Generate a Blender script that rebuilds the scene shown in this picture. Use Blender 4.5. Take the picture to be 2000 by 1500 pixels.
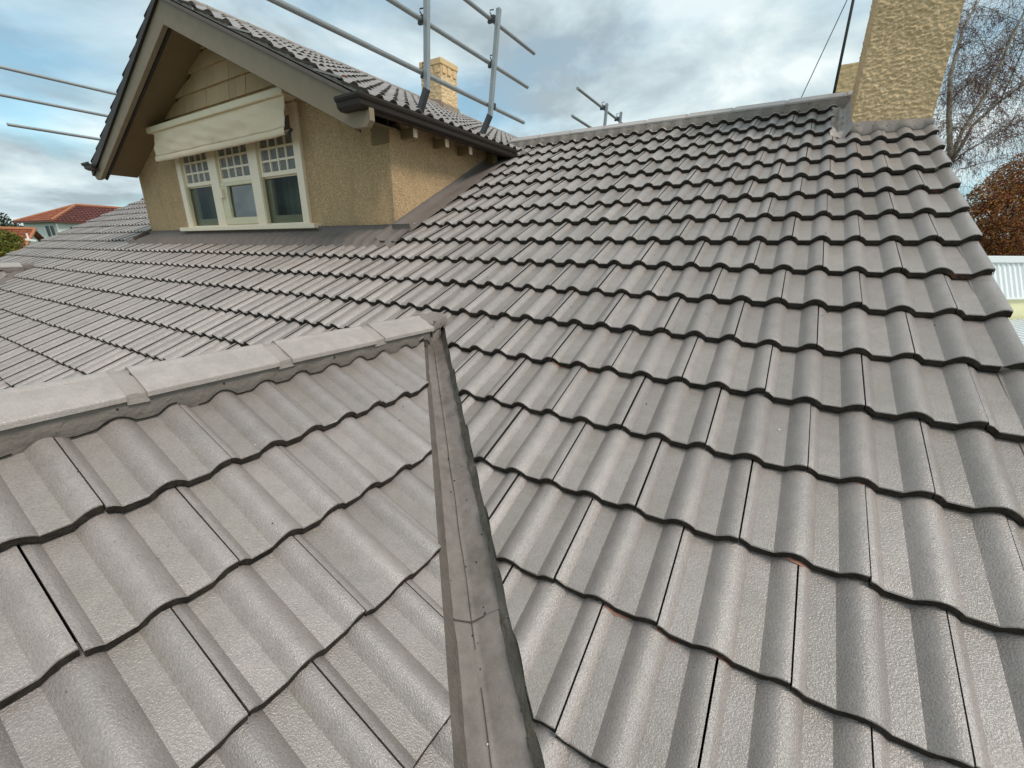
import bpy, bmesh, math, random
from math import sin, cos, pi, radians, sqrt, atan2
from mathutils import Vector, Matrix, noise

# ---------------------------------------------------------------- camera, light, exposure
H = 4.9                       # the photographer's eye above the ground; everything is laid out around the eye, then lifted
F_PX, PITCH, ROLL, YAW = 822.958, 0.313373, 0.00885197, 0.546795
SC = bpy.context.scene
COL = SC.collection
for o in list(bpy.data.objects):
    bpy.data.objects.remove(o)

fwd = Vector((-sin(YAW) * cos(PITCH), cos(YAW) * cos(PITCH), -sin(PITCH)))
rt = Vector((cos(YAW), sin(YAW), 0))
up = rt.cross(fwd)
R2 = rt * cos(ROLL) + up * sin(ROLL)
U2 = -rt * sin(ROLL) + up * cos(ROLL)
cam = bpy.data.cameras.new('camera')
cam.sensor_width = 36
cam.sensor_fit = 'HORIZONTAL'
cam.lens = F_PX / 2000 * 36
cam.clip_start = 0.05
cam.clip_end = 3000
camo = bpy.data.objects.new('camera', cam)
COL.objects.link(camo)
camo.matrix_world = Matrix(((R2.x, U2.x, -fwd.x, 0), (R2.y, U2.y, -fwd.y, 0), (R2.z, U2.z, -fwd.z, 0), (0, 0, 0, 1)))
SC.camera = camo
SC.render.resolution_x, SC.render.resolution_y = 1024, 768

SUN_DIR = Vector((0.62, -0.14, 0.77)).normalized()
sun = bpy.data.lights.new('sun', 'SUN')
sun.energy = 2.2
sun.angle = radians(16)
sun.color = (1.0, 0.93, 0.84)
suno = bpy.data.objects.new('sun', sun)
COL.objects.link(suno)
suno.rotation_euler = SUN_DIR.to_track_quat('Z', 'Y').to_euler()
SC.view_settings.view_transform = 'Standard'
SC.view_settings.look = 'None'
SC.view_settings.gamma = 1
SC.view_settings.use_curve_mapping = False
SC.view_settings.exposure = 0.08

world = bpy.data.worlds.new('World')
SC.world = world
world.use_nodes = True


def sky():
    nt = world.node_tree
    N, L = nt.nodes, nt.links
    N.clear()
    out = N.new('ShaderNodeOutputWorld')
    st = N.new('ShaderNodeTexSky')
    st.sky_type = 'NISHITA'
    st.sun_disc = False
    st.sun_elevation = math.asin(SUN_DIR.z)
    st.sun_rotation = atan2(SUN_DIR.x, SUN_DIR.y)
    st.dust_density = 0.6
    bg = N.new('ShaderNodeBackground')
    bg.inputs[1].default_value = 0.15
    tn = N.new('ShaderNodeMix')                 # the camera's cool white balance
    tn.data_type = 'RGBA'
    tn.blend_type = 'MULTIPLY'
    tn.inputs[0].default_value = 1.0
    L.new(st.outputs[0], tn.inputs[6])
    tn.inputs[7].default_value = (0.66, 1.12, 1.10, 1)
    L.new(tn.outputs[2], bg.inputs[0])
    tc = N.new('ShaderNodeTexCoord')
    sep = N.new('ShaderNodeSeparateXYZ')
    L.new(tc.outputs['Generated'], sep.inputs[0])

    def math_(op, a, b=None, clamp=False):
        m = N.new('ShaderNodeMath')
        m.operation = op
        m.use_clamp = clamp
        for i, v in ((0, a), (1, b)):
            if v is None:
                continue
            if isinstance(v, (int, float)):
                m.inputs[i].default_value = v
            else:
                L.new(v, m.inputs[i])
        return m.outputs[0]
    zz = math_('ADD', math_('MAXIMUM', sep.outputs[2], 0.0), 0.22)
    cx = math_('DIVIDE', sep.outputs[0], zz)
    cy = math_('DIVIDE', sep.outputs[1], zz)
    cmb = N.new('ShaderNodeCombineXYZ')
    L.new(cx, cmb.inputs[0])
    L.new(cy, cmb.inputs[1])
    cmb.inputs[2].default_value = 3.7

    def nz(scale, det, rough, off, dist=0.0):
        mp = N.new('ShaderNodeMapping')
        mp.inputs[1].default_value = off
        L.new(cmb.outputs[0], mp.inputs[0])
        t = N.new('ShaderNodeTexNoise')
        t.inputs['Scale'].default_value = scale
        t.inputs['Detail'].default_value = det
        t.inputs['Roughness'].default_value = rough
        t.inputs['Distortion'].default_value = dist
        L.new(mp.outputs[0], t.inputs[0])
        return t.outputs[0]
    n1 = nz(0.85, 7, 0.52, SKY_OFF, 0.25)
    n2 = nz(1.7, 6, 0.55, (4.1, 2.2, 0), 0.3)
    ramp = N.new('ShaderNodeValToRGB')          # cover: 0 = blue gap, 1 = cloud
    ramp.color_ramp.elements[0].position = 0.36
    ramp.color_ramp.elements[1].position = 0.52
    ramp.color_ramp.elements[0].color = (0.48, 0.48, 0.48, 1)
    L.new(n1, ramp.inputs[0])
    cr = N.new('ShaderNodeValToRGB')            # cloud body: grey undersides to white tops
    e = cr.color_ramp.elements
    e[0].position, e[0].color = 0.38, (0.40, 0.485, 0.53, 1)
    e[1].position, e[1].color = 0.63, (0.87, 0.96, 0.965, 1)
    m = e.new(0.5)
    m.color = (0.60, 0.725, 0.765, 1)
    L.new(n2, cr.inputs[0])
    bg2 = N.new('ShaderNodeBackground')
    bg2.inputs[1].default_value = 1.0
    L.new(cr.outputs[0], bg2.inputs[0])
    mix = N.new('ShaderNodeMixShader')
    L.new(ramp.outputs[0], mix.inputs[0])
    L.new(bg.outputs[0], mix.inputs[1])
    L.new(bg2.outputs[0], mix.inputs[2])
    L.new(mix.outputs[0], out.inputs[0])


SKY_OFF = (2.16, 5.89, 0.0)
sky()

RND = random.Random(7)


# ---------------------------------------------------------------- materials
class M:
    pass


def mat(name, base, rough=0.6, spec=0.4, noise_amt=0.0, noise_scale=8.0, col2=None, bump=0.0, bump_scale=200.0,
        bump_detail=3.0, island=0.0, metallic=0.0, stain=None, stain_scale=3.0, stain_lo=0.5, stain_hi=0.7, stain_amt=1.0,
        speck=None, speck_scale=60.0, speck_th=0.72, bump_dist=0.004, voro=0.0, coord='pos', attr=None, attr_col=None, attr_amt=1.0,
        stretch=None, grain=0.0, grain_scale=210.0, grain2=0.0, stain_stretch=None):
    m = bpy.data.materials.new(name)
    m.use_nodes = True
    nt = m.node_tree
    N, L = nt.nodes, nt.links
    b = N['Principled BSDF']
    b.inputs['Roughness'].default_value = rough
    b.inputs['Specular IOR Level'].default_value = spec
    b.inputs['Metallic'].default_value = metallic
    geo = N.new('ShaderNodeNewGeometry')
    P = geo.outputs['Position']
    if stretch:
        mp = N.new('ShaderNodeMapping')
        mp.inputs[3].default_value = stretch
        L.new(P, mp.inputs[0])
        P = mp.outputs[0]

    def tex(scale, detail=3.0, rough_=0.55):
        t = N.new('ShaderNodeTexNoise')
        t.inputs['Scale'].default_value = scale
        t.inputs['Detail'].default_value = detail
        t.inputs['Roughness'].default_value = rough_
        L.new(P, t.inputs[0])
        return t.outputs[0]

    def ramp(src, lo, hi):
        r = N.new('ShaderNodeMapRange')
        r.inputs[1].default_value = lo
        r.inputs[2].default_value = hi
        L.new(src, r.inputs[0])
        return r.outputs[0]

    def mixc(fac, a, c, amt=1.0):
        x = N.new('ShaderNodeMix')
        x.data_type = 'RGBA'
        if amt != 1.0:
            mm = N.new('ShaderNodeMath')
            mm.operation = 'MULTIPLY'
            mm.inputs[1].default_value = amt
            L.new(fac, mm.inputs[0])
            fac = mm.outputs[0]
        L.new(fac, x.inputs[0])
        for i, v in ((6, a), (7, c)):
            if isinstance(v, tuple):
                x.inputs[i].default_value = (*v[:3], 1)
            else:
                L.new(v, x.inputs[i])
        return x.outputs[2]
    col = tuple(base)
    if noise_amt:
        c2 = col2 or tuple(c * 0.6 for c in base)
        col = mixc(ramp(tex(noise_scale, 5), 0.3, 0.7), col, c2, noise_amt)
    if island:
        oi = N.new('ShaderNodeObjectInfo')
        ad = N.new('ShaderNodeMath')
        ad.operation = 'ADD'
        L.new(oi.outputs['Random'], ad.inputs[0])
        L.new(geo.outputs['Random Per Island'], ad.inputs[1])
        fr = N.new('ShaderNodeMath')
        fr.operation = 'FRACT'
        L.new(ad.outputs[0], fr.inputs[0])
        hs = N.new('ShaderNodeHueSaturation')
        mr = N.new('ShaderNodeMapRange')
        mr.inputs[3].default_value = 1 - island
        mr.inputs[4].default_value = 1 + island
        L.new(fr.outputs[0], mr.inputs[0])
        L.new(mr.outputs[0], hs.inputs['Value'])
        if isinstance(col, tuple):
            hs.inputs['Color'].default_value = (*col, 1)
        else:
            L.new(col, hs.inputs['Color'])
        col = hs.outputs[0]
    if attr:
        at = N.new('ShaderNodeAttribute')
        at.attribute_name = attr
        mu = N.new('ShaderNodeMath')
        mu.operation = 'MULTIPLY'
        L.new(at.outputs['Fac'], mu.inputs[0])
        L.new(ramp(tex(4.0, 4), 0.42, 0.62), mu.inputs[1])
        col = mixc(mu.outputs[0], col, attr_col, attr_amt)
    if grain:
        gs = N.new('ShaderNodeHueSaturation')
        mg = N.new('ShaderNodeMapRange')
        mg.inputs[1].default_value, mg.inputs[2].default_value = 0.3, 0.7
        mg.inputs[3].default_value, mg.inputs[4].default_value = 1 - grain, 1 + grain
        L.new(tex(grain_scale, 3.0, 0.7), mg.inputs[0])
        val = mg.outputs[0]
        if grain2:
            m2 = N.new('ShaderNodeMapRange')
            m2.inputs[1].default_value, m2.inputs[2].default_value = 0.3, 0.7
            m2.inputs[3].default_value, m2.inputs[4].default_value = 1 - grain2, 1 + grain2
            L.new(tex(22.0, 5.0, 0.65), m2.inputs[0])
            mm2 = N.new('ShaderNodeMath')
            mm2.operation = 'MULTIPLY'
            L.new(val, mm2.inputs[0])
            L.new(m2.outputs[0], mm2.inputs[1])
            val = mm2.outputs[0]
        L.new(val, gs.inputs['Value'])
        if isinstance(col, tuple):
            gs.inputs['Color'].default_value = (*col, 1)
        else:
            L.new(col, gs.inputs['Color'])
        col = gs.outputs[0]
    if stain:
        if stain_stretch:
            mp2 = N.new('ShaderNodeMapping')
            mp2.inputs[3].default_value = stain_stretch
            L.new(geo.outputs['Position'], mp2.inputs[0])
            P0_, P = P, mp2.outputs[0]
        col = mixc(ramp(tex(stain_scale, 6, 0.62), stain_lo, stain_hi), col, stain, stain_amt)
        if stain_stretch:
            P = P0_
    if speck:
        col = mixc(ramp(tex(speck_scale, 1.0), speck_th, speck_th + 0.03), col, speck)
    if isinstance(col, tuple):
        b.inputs['Base Color'].default_value = (*col, 1)
    else:
        L.new(col, b.inputs['Base Color'])
    if bump:
        bp = N.new('ShaderNodeBump')
        bp.inputs['Strength'].default_value = bump
        bp.inputs['Distance'].default_value = bump_dist
        if voro:
            v = N.new('ShaderNodeTexVoronoi')
            v.inputs['Scale'].default_value = voro
            L.new(P, v.inputs[0])
            ad = N.new('ShaderNodeMath')
            ad.operation = 'ADD'
            L.new(v.outputs[0], ad.inputs[0])
            L.new(tex(bump_scale, bump_detail), ad.inputs[1])
            L.new(ad.outputs[0], bp.inputs['Height'])
        else:
            L.new(tex(bump_scale, bump_detail), bp.inputs['Height'])
        L.new(bp.outputs[0], b.inputs['Normal'])
    return m


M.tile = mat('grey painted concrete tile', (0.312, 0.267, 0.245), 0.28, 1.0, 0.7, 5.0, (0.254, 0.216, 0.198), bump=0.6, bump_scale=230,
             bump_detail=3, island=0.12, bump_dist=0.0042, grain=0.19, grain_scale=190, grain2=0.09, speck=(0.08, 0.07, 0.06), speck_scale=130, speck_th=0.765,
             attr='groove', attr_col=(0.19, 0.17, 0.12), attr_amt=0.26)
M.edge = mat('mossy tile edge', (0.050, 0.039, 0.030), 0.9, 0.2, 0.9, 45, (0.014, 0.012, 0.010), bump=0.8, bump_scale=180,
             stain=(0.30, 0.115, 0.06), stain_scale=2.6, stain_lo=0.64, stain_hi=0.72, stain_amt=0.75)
M.cap = mat('grey painted ridge cap', (0.40, 0.345, 0.315), 0.36, 0.8, 0.6, 6.0, (0.335, 0.288, 0.262), bump=0.6, bump_scale=190, bump_dist=0.003, grain=0.12, grain2=0.11,
            speck=(0.1, 0.09, 0.08), speck_scale=130, speck_th=0.765)
M.mortar = mat('grey painted mortar', (0.25, 0.213, 0.187), 0.6, 0.35, 0.8, 9.0, (0.175, 0.15, 0.13), bump=0.9, bump_scale=60, bump_detail=5,
               bump_dist=0.006, speck=(0.05, 0.045, 0.04), speck_scale=30, speck_th=0.70)
M.dimmortar = mat('dark grey mortar', (0.165, 0.14, 0.12), 0.7, 0.3, 0.8, 12.0, (0.095, 0.08, 0.068), bump=1.0, bump_scale=70, bump_detail=6, bump_dist=0.008)
M.collar = mat('grey pointing', (0.365, 0.315, 0.287), 0.45, 0.5, 0.8, 9.0, (0.30, 0.262, 0.235), bump=0.9, bump_scale=60, bump_detail=5, bump_dist=0.005)
M.moss = mat('mossy valley mortar', (0.225, 0.19, 0.155), 0.8, 0.25, 0.9, 16.0, (0.12, 0.105, 0.072), bump=1.0, bump_scale=55, bump_detail=6,
             bump_dist=0.012, stain=(0.235, 0.205, 0.17), stain_scale=11, stain_lo=.5, stain_hi=.62, stain_amt=.8, speck=(0.05, 0.042, 0.035), speck_scale=70, speck_th=0.71)
M.crack = mat('dark crack', (0.022, 0.018, 0.015), 0.95, 0.1)
M.flash = mat('painted lead flashing', (0.185, 0.152, 0.136), 0.65, 0.3, 0.7, 5.0, (0.14, 0.115, 0.102), bump=0.4, bump_scale=35, bump_dist=0.006,
              speck=(0.05, 0.045, 0.04), speck_scale=45, speck_th=0.74)
M.trough = mat('grey valley iron', (0.215, 0.183, 0.163), 0.5, 0.4, 0.8, 7.0, (0.165, 0.14, 0.124), bump=0.25, bump_scale=40, bump_dist=0.004,
               grain=.1, grain2=.16, stain=(0.085, 0.072, 0.06), stain_scale=7, stain_lo=0.52, stain_hi=0.74, stain_amt=0.7, speck=(0.06, 0.05, 0.045), speck_scale=48, speck_th=0.735)
M.deck = mat('roof underlay', (0.03, 0.027, 0.025), 0.95, 0.1)
M.rough = mat('ochre roughcast', (0.74, 0.515, 0.305), 0.9, 0.15, 0.8, 70.0, (0.44, 0.28, 0.145), bump=1.0, bump_scale=85, bump_detail=4,
              bump_dist=0.02, grain=0.30, grain_scale=72, stain_stretch=(1.6, 1.6, .45), stain=(0.22, 0.145, 0.08), stain_scale=2.4, stain_lo=0.50, stain_hi=0.78, stain_amt=0.5)
M.chim = mat('coarse ochre roughcast', (0.84, 0.61, 0.37), 0.92, 0.12, 0.5, 30.0, (0.68, 0.47, 0.26), bump=0.9, bump_scale=170, bump_detail=5,
             bump_dist=0.008, grain=0.22, grain_scale=85, stain=(0.46, 0.33, 0.19), stain_scale=4.0, stain_lo=0.48, stain_hi=0.72, stain_amt=0.45)
M.smoothochre = mat('smooth ochre render', (0.80, 0.56, 0.31), 0.85, 0.2, 0.5, 20, (0.58, 0.42, 0.22), bump=0.4, bump_scale=60)
M.barge = mat('taupe painted timber', (0.30, 0.228, 0.155), 0.6, 0.35, 0.6, 7.0, (0.235, 0.175, 0.118), bump=0.25, bump_scale=40)
M.gutter = mat('dark brown gutter', (0.036, 0.026, 0.021), 0.5, 0.3, 0.5, 6, (0.024, 0.018, 0.015))
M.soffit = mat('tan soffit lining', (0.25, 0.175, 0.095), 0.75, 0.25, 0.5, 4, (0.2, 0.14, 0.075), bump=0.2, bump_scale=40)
M.shingle = mat('tan painted shingle', (0.57, 0.395, 0.235), 0.75, 0.25, 0.7, 12, (0.46, 0.315, 0.18), bump=0.6, bump_scale=50, island=0.10,
                stretch=(4, 4, 0.6))
M.cream = mat('cream gloss paint', (0.93, 0.77, 0.585), 0.35, 0.5, 0.4, 9, (0.87, 0.70, 0.515), bump=0.15, bump_scale=60)
M.creamold = mat('yellowed cream sash', (0.74, 0.66, 0.45), 0.4, 0.5, 0.4, 9, (0.66, 0.57, 0.37))
M.canvas = mat('cream awning canvas', (0.86, 0.70, 0.52), 0.85, 0.15, 0.6, 3.5, (0.77, 0.61, 0.44), bump=0.25, bump_scale=300)
M.hood = mat('cream painted hood', (0.82, 0.69, 0.50), 0.55, 0.35, 0.4, 5, (0.74, 0.61, 0.42))
M.galv = mat('galvanised steel', (0.36, 0.375, 0.38), 0.42, 0.5, 0.5, 9, (0.27, 0.285, 0.29), metallic=0.5, bump=0.1, bump_scale=90)
M.steeldark = mat('dark steel', (0.08, 0.085, 0.09), 0.5, 0.5, 0.5, 15, (0.05, 0.05, 0.055), metallic=0.4)
M.white = mat('white weatherboard', (0.84, 0.81, 0.76), 0.6, 0.3, 0.3, 3, (0.76, 0.73, 0.68))
M.terra = mat('terracotta tile', (0.33, 0.105, 0.052), 0.7, 0.3, 0.8, 6, (0.19, 0.058, 0.035), bump=0.4, bump_scale=20, bump_dist=0.03, island=0.2)
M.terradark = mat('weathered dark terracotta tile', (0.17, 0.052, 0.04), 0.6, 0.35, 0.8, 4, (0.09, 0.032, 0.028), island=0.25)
M.terracap = mat('terracotta ridge', (0.42, 0.17, 0.08), 0.7, 0.3, 0.6, 5, (0.40, 0.14, 0.06))
M.metalwhite = mat('white ribbed steel sheet', (0.80, 0.82, 0.82), 0.5, 0.4, 0.4, 2, (0.72, 0.745, 0.76))
M.yellow = mat('pale yellow render', (0.78, 0.73, 0.46), 0.8, 0.2, 0.4, 2, (0.70, 0.65, 0.40))
M.grass = mat('lawn', (0.07, 0.10, 0.035), 0.95, 0.1, 0.9, 0.8, (0.045, 0.07, 0.022), bump=0.6, bump_scale=8, bump_dist=0.05)
M.hill = mat('far wooded hill', (0.12, 0.13, 0.115), 0.95, 0.05, 0.8, 0.03, (0.085, 0.1, 0.09))
M.bark = mat('pale birch bark', (0.40, 0.36, 0.29), 0.85, 0.15, 0.9, 6, (0.16, 0.135, 0.105), bump=0.5, bump_scale=20, bump_dist=0.02)
M.twig = mat('purple brown twig', (0.20, 0.115, 0.088), 0.85, 0.15, 0.7, 3, (0.10, 0.06, 0.048))
M.darkbark = mat('dark bark', (0.10, 0.08, 0.06), 0.9, 0.1, 0.6, 5, (0.06, 0.05, 0.04))
M.glassdark = None


def leafmat(name, cols, rough=0.6):
    m = bpy.data.materials.new(name)
    m.use_nodes = True
    N, L = m.node_tree.nodes, m.node_tree.links
    b = N['Principled BSDF']
    b.inputs['Roughness'].default_value = rough
    b.inputs['Specular IOR Level'].default_value = 0.25
    g = N.new('ShaderNodeNewGeometry')
    r = N.new('ShaderNodeValToRGB')
    e = r.color_ramp.elements
    e[0].color = (*cols[0], 1)
    e[1].color = (*cols[-1], 1)
    for i, c in enumerate(cols[1:-1]):
        e.new((i + 1) / (len(cols) - 1)).color = (*c, 1)
    L.new(g.outputs['Random Per Island'], r.inputs[0])
    L.new(r.outputs[0], b.inputs['Base Color'])
    return m


M.copper = leafmat('copper autumn leaf', [(0.10, 0.024, 0.026), (0.19, 0.045, 0.026), (0.31, 0.10, 0.025), (0.44, 0.20, 0.036), (0.13, 0.05, 0.02), (0.20, 0.13, 0.04), (0.25, 0.06, 0.034)])
M.seed = leafmat('red brown birch seed', [(0.11, 0.03, 0.022), (0.17, 0.055, 0.035), (0.09, 0.04, 0.03)])
M.olive = leafmat('yellow green leaf', [(0.05, 0.075, 0.012), (0.10, 0.12, 0.018), (0.17, 0.16, 0.022), (0.25, 0.19, 0.03), (0.06, 0.08, 0.02)])
M.green = leafmat('dark green leaf', [(0.02, 0.035, 0.012), (0.035, 0.055, 0.02), (0.05, 0.065, 0.03)])


def glass(name, rough, trans, tint=(1, 1, 1), pebble=0.0, ior=1.7):
    m = bpy.data.materials.new(name)
    m.use_nodes = True
    N, L = m.node_tree.nodes, m.node_tree.links
    N.clear()
    out = N.new('ShaderNodeOutputMaterial')
    tr = N.new('ShaderNodeBsdfTransparent')
    tr.inputs[0].default_value = (*(trans * t for t in tint), 1)
    gl = N.new('ShaderNodeBsdfGlossy')
    gl.inputs['Roughness'].default_value = rough
    gl.inputs['Color'].default_value = (0.95, 0.97, 1, 1)
    fr = N.new('ShaderNodeFresnel')
    fr.inputs[0].default_value = ior
    if pebble:
        t = N.new('ShaderNodeTexNoise')
        t.inputs['Scale'].default_value = 60
        g = N.new('ShaderNodeNewGeometry')
        L.new(g.outputs['Position'], t.inputs[0])
        bp = N.new('ShaderNodeBump')
        bp.inputs['Strength'].default_value = pebble
        bp.inputs['Distance'].default_value = 0.02
        L.new(t.outputs[0], bp.inputs['Height'])
        L.new(bp.outputs[0], gl.inputs['Normal'])
        df = N.new('ShaderNodeBsdfDiffuse')
        df.inputs[0].default_value = (0.30, 0.31, 0.32, 1)
        mx0 = N.new('ShaderNodeMixShader')
        mx0.inputs[0].default_value = 0.55
        L.new(tr.outputs[0], mx0.inputs[1])
        L.new(df.outputs[0], mx0.inputs[2])
        base = mx0.outputs[0]
    else:
        base = tr.outputs[0]
    mx = N.new('ShaderNodeMixShader')
    L.new(fr.outputs[0], mx.inputs[0])
    L.new(base, mx.inputs[1])
    L.new(gl.outputs[0], mx.inputs[2])
    L.new(mx.outputs[0], out.inputs[0])
    return m


M.pane = glass('window glass', 0.015, 0.95, (0.95, 0.98, 0.95), ior=1.75)
M.screen = glass('glass behind insect screen', 0.05, 0.5, (0.88, 0.98, 0.90), ior=1.16)
M.pebble = glass('obscure leadlight glass', 0.18, 0.8, pebble=0.8)
M.curtain = mat('pale green curtain', (0.42, 0.46, 0.40), 0.9, 0.1, 0.3, 4, (0.34, 0.38, 0.33))
M.dark = mat('dim room', (0.05, 0.05, 0.05), 0.95, 0.05)


# ---------------------------------------------------------------- mesh helpers
class MB:
    """collects boxes, bars and sheets that together are one mesh object"""

    def __init__(s):
        s.v, s.f, s.mi = [], [], []

    def face(s, pts, mi=0):
        k = len(s.v)
        s.v += [tuple(p) for p in pts]
        s.f.append(tuple(range(k, k + len(pts))))
        s.mi.append(mi)

    def box(s, a, b, mi=0, M4=None):
        x0, y0, z0 = a
        x1, y1, z1 = b
        P = [(x0, y0, z0), (x1, y0, z0), (x1, y1, z0), (x0, y1, z0), (x0, y0, z1), (x1, y0, z1), (x1, y1, z1), (x0, y1, z1)]
        if M4 is not None:
            P = [tuple(M4 @ Vector(p)) for p in P]
        k = len(s.v)
        s.v += P
        for f in ((0, 3, 2, 1), (4, 5, 6, 7), (0, 1, 5, 4), (1, 2, 6, 5), (2, 3, 7, 6), (3, 0, 4, 7)):
            s.f.append(tuple(k + i for i in f))
            s.mi.append(mi)

    def prism(s, poly, axis, a, b, mi=0):
        """poly of 2-D points swept along axis from a to b"""
        def P(p, t):
            return {'x': (t, p[0], p[1]), 'y': (p[0], t, p[1]), 'z': (p[0], p[1], t)}[axis]
        k = len(s.v)
        n = len(poly)
        s.v += [P(p, a) for p in poly] + [P(p, b) for p in poly]
        s.f.append(tuple(range(k, k + n)))
        s.f.append(tuple(range(k + 2 * n - 1, k + n - 1, -1)))
        s.mi += [mi, mi]
        for i in range(n):
            j = (i + 1) % n
            s.f.append((k + i, k + j, k + n + j, k + n + i))
            s.mi.append(mi)

    def bar(s, p, q, w, h=None, mi=0, upv=(0, 0, 1)):
        p, q = Vector(p), Vector(q)
        h = h or w
        d = (q - p).normalized()
        u = Vector(upv)
        if abs(d.dot(u)) > 0.98:
            u = Vector((0, 1, 0))
        sd = d.cross(u).normalized() * (w / 2)
        uu = sd.cross(d).normalized() * (h / 2)
        k = len(s.v)
        for c in (p, q):
            s.v += [tuple(c - sd - uu), tuple(c + sd - uu), tuple(c + sd + uu), tuple(c - sd + uu)]
        for f in ((0, 3, 2, 1), (4, 5, 6, 7), (0, 1, 5, 4), (1, 2, 6, 5), (2, 3, 7, 6), (3, 0, 4, 7)):
            s.f.append(tuple(k + i for i in f))
            s.mi.append(mi)

    def tube(s, pts, rad, n=8, mi=0, cap=True):
        pts = [Vector(p) for p in pts]
        if not isinstance(rad, (list, tuple)):
            rad = [rad] * len(pts)
        k = len(s.v)
        ref = Vector((0.31, 0.23, 0.92)).normalized()
        for i, p in enumerate(pts):
            d = (pts[min(i + 1, len(pts) - 1)] - pts[max(i - 1, 0)]).normalized()
            r = ref if abs(d.dot(ref)) < 0.95 else Vector((1, 0, 0))
            a = d.cross(r).normalized()
            b = d.cross(a)
            for j in range(n):
                t = 2 * pi * j / n
                s.v.append(tuple(p + (a * cos(t) + b * sin(t)) * rad[i]))
        for i in range(len(pts) - 1):
            for j in range(n):
                a0, a1 = k + i * n + j, k + i * n + (j + 1) % n
                s.f.append((a0, a1, a1 + n, a0 + n))
                s.mi.append(mi)
        if cap:
            s.f.append(tuple(range(k + n - 1, k - 1, -1)))
            s.f.append(tuple(range(k + (len(pts) - 1) * n, k + len(pts) * n)))
            s.mi += [mi, mi]

    def grid(s, rows, mi=0):
        k = len(s.v)
        n = len(rows[0])
        for r in rows:
            s.v += [tuple(p) for p in r]
        for i in range(len(rows) - 1):
            for j in range(n - 1):
                a = k + i * n + j
                s.f.append((a, a + 1, a + n + 1, a + n))
                s.mi.append(mi[i] if isinstance(mi, (list, tuple)) else mi)

    def mesh(s, name, mats, smooth=False):
        me = bpy.data.meshes.new(name)
        me.from_pydata(s.v, [], s.f)
        for m in (mats if isinstance(mats, (list, tuple)) else [mats]):
            me.materials.append(m)
        me.polygons.foreach_set('material_index', s.mi)
        if smooth:
            me.polygons.foreach_set('use_smooth', [True] * len(s.f))
        me.update()
        return me

    def build(s, name, mats, parent=None, smooth=False, bevel=0.0, label=None, fix=False):
        me = s.mesh(name, mats, smooth)
        if fix:
            bm = bmesh.new()
            bm.from_mesh(me)
            bmesh.ops.recalc_face_normals(bm, faces=bm.faces)
            bm.to_mesh(me)
            bm.free()
        o = link(name, me, parent)
        if bevel:
            b = o.modifiers.new('bevel', 'BEVEL')
            b.width = bevel
            b.segments = 2
            b.limit_method = 'ANGLE'
        if label:
            o['label'] = label
        return o


def link(name, data, parent=None, matrix=None):
    o = bpy.data.objects.new(name, data)
    COL.objects.link(o)
    if matrix is not None:
        o.matrix_world = matrix
    if parent is not None:
        o.parent = parent
        pm = PINV.get(parent.name)
        if pm is None:
            pm = world_of(parent).inverted()
            PINV[parent.name] = pm
        o.matrix_parent_inverse = pm
    return o


PINV = {}


def world_of(o):
    m = o.matrix_basis.copy()
    while o.parent:
        m = o.parent.matrix_basis @ o.matrix_parent_inverse @ m if False else (o.matrix_parent_inverse @ m)
        o = o.parent
        m = o.matrix_basis @ m
    return m


def thing(name, loc, label, cat, group=None):
    o = bpy.data.objects.new(name, None)
    o.empty_display_size = 0.2
    COL.objects.link(o)
    o.location = loc
    o['label'], o['category'] = label, cat
    if group:
        o['group'] = group
    return o


def tag(o, label, cat, group=None):
    o['label'], o['category'] = label, cat
    if group:
        o['group'] = group
    return o


def kind(o, k):
    o['kind'] = k
    return o


# ---------------------------------------------------------------- the roof planes
AL = 0.468991
CA, SA, TA = cos(AL), sin(AL), math.tan(AL)
G = 0.321007                     # course gauge
W = 0.30                         # cover width of a tile
LIFT = -0.049                    # tile bed below the measured plane of the tile noses
GZ = -H                          # ground level in eye coordinates
T_OV = 0.033                     # how far a tile's nose stands above the tile below
HR = 0.0285                      # roll height


def prof2(x):
    """roll 0.088 wide, pan 0.062 wide"""
    c = ((x - 0.1335 + 0.075) % 0.15) - 0.075
    hw = 0.0475
    t = c / hw
    if abs(t) >= 1:
        return 0.0
    return HR * (1 - t * t) ** (1.22 if t < 0 else 0.95)


XS = [0.0]
for c0 in (-0.0165, 0.1335, 0.2835):
    for t in (-1.0, -0.85, -0.7, -0.52, -0.33, -0.12, 0.12, 0.33, 0.52, 0.7, 0.85, 0.95, 1.0):
        x = c0 + 0.0475 * t
        if 0.0155 < x < 0.2953:
            XS.append(x)
XS = sorted(set([0.0, 0.004, 0.008, 0.012, 0.0152] + [x for x in XS if x > 0.0155] + [0.2953]))


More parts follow.
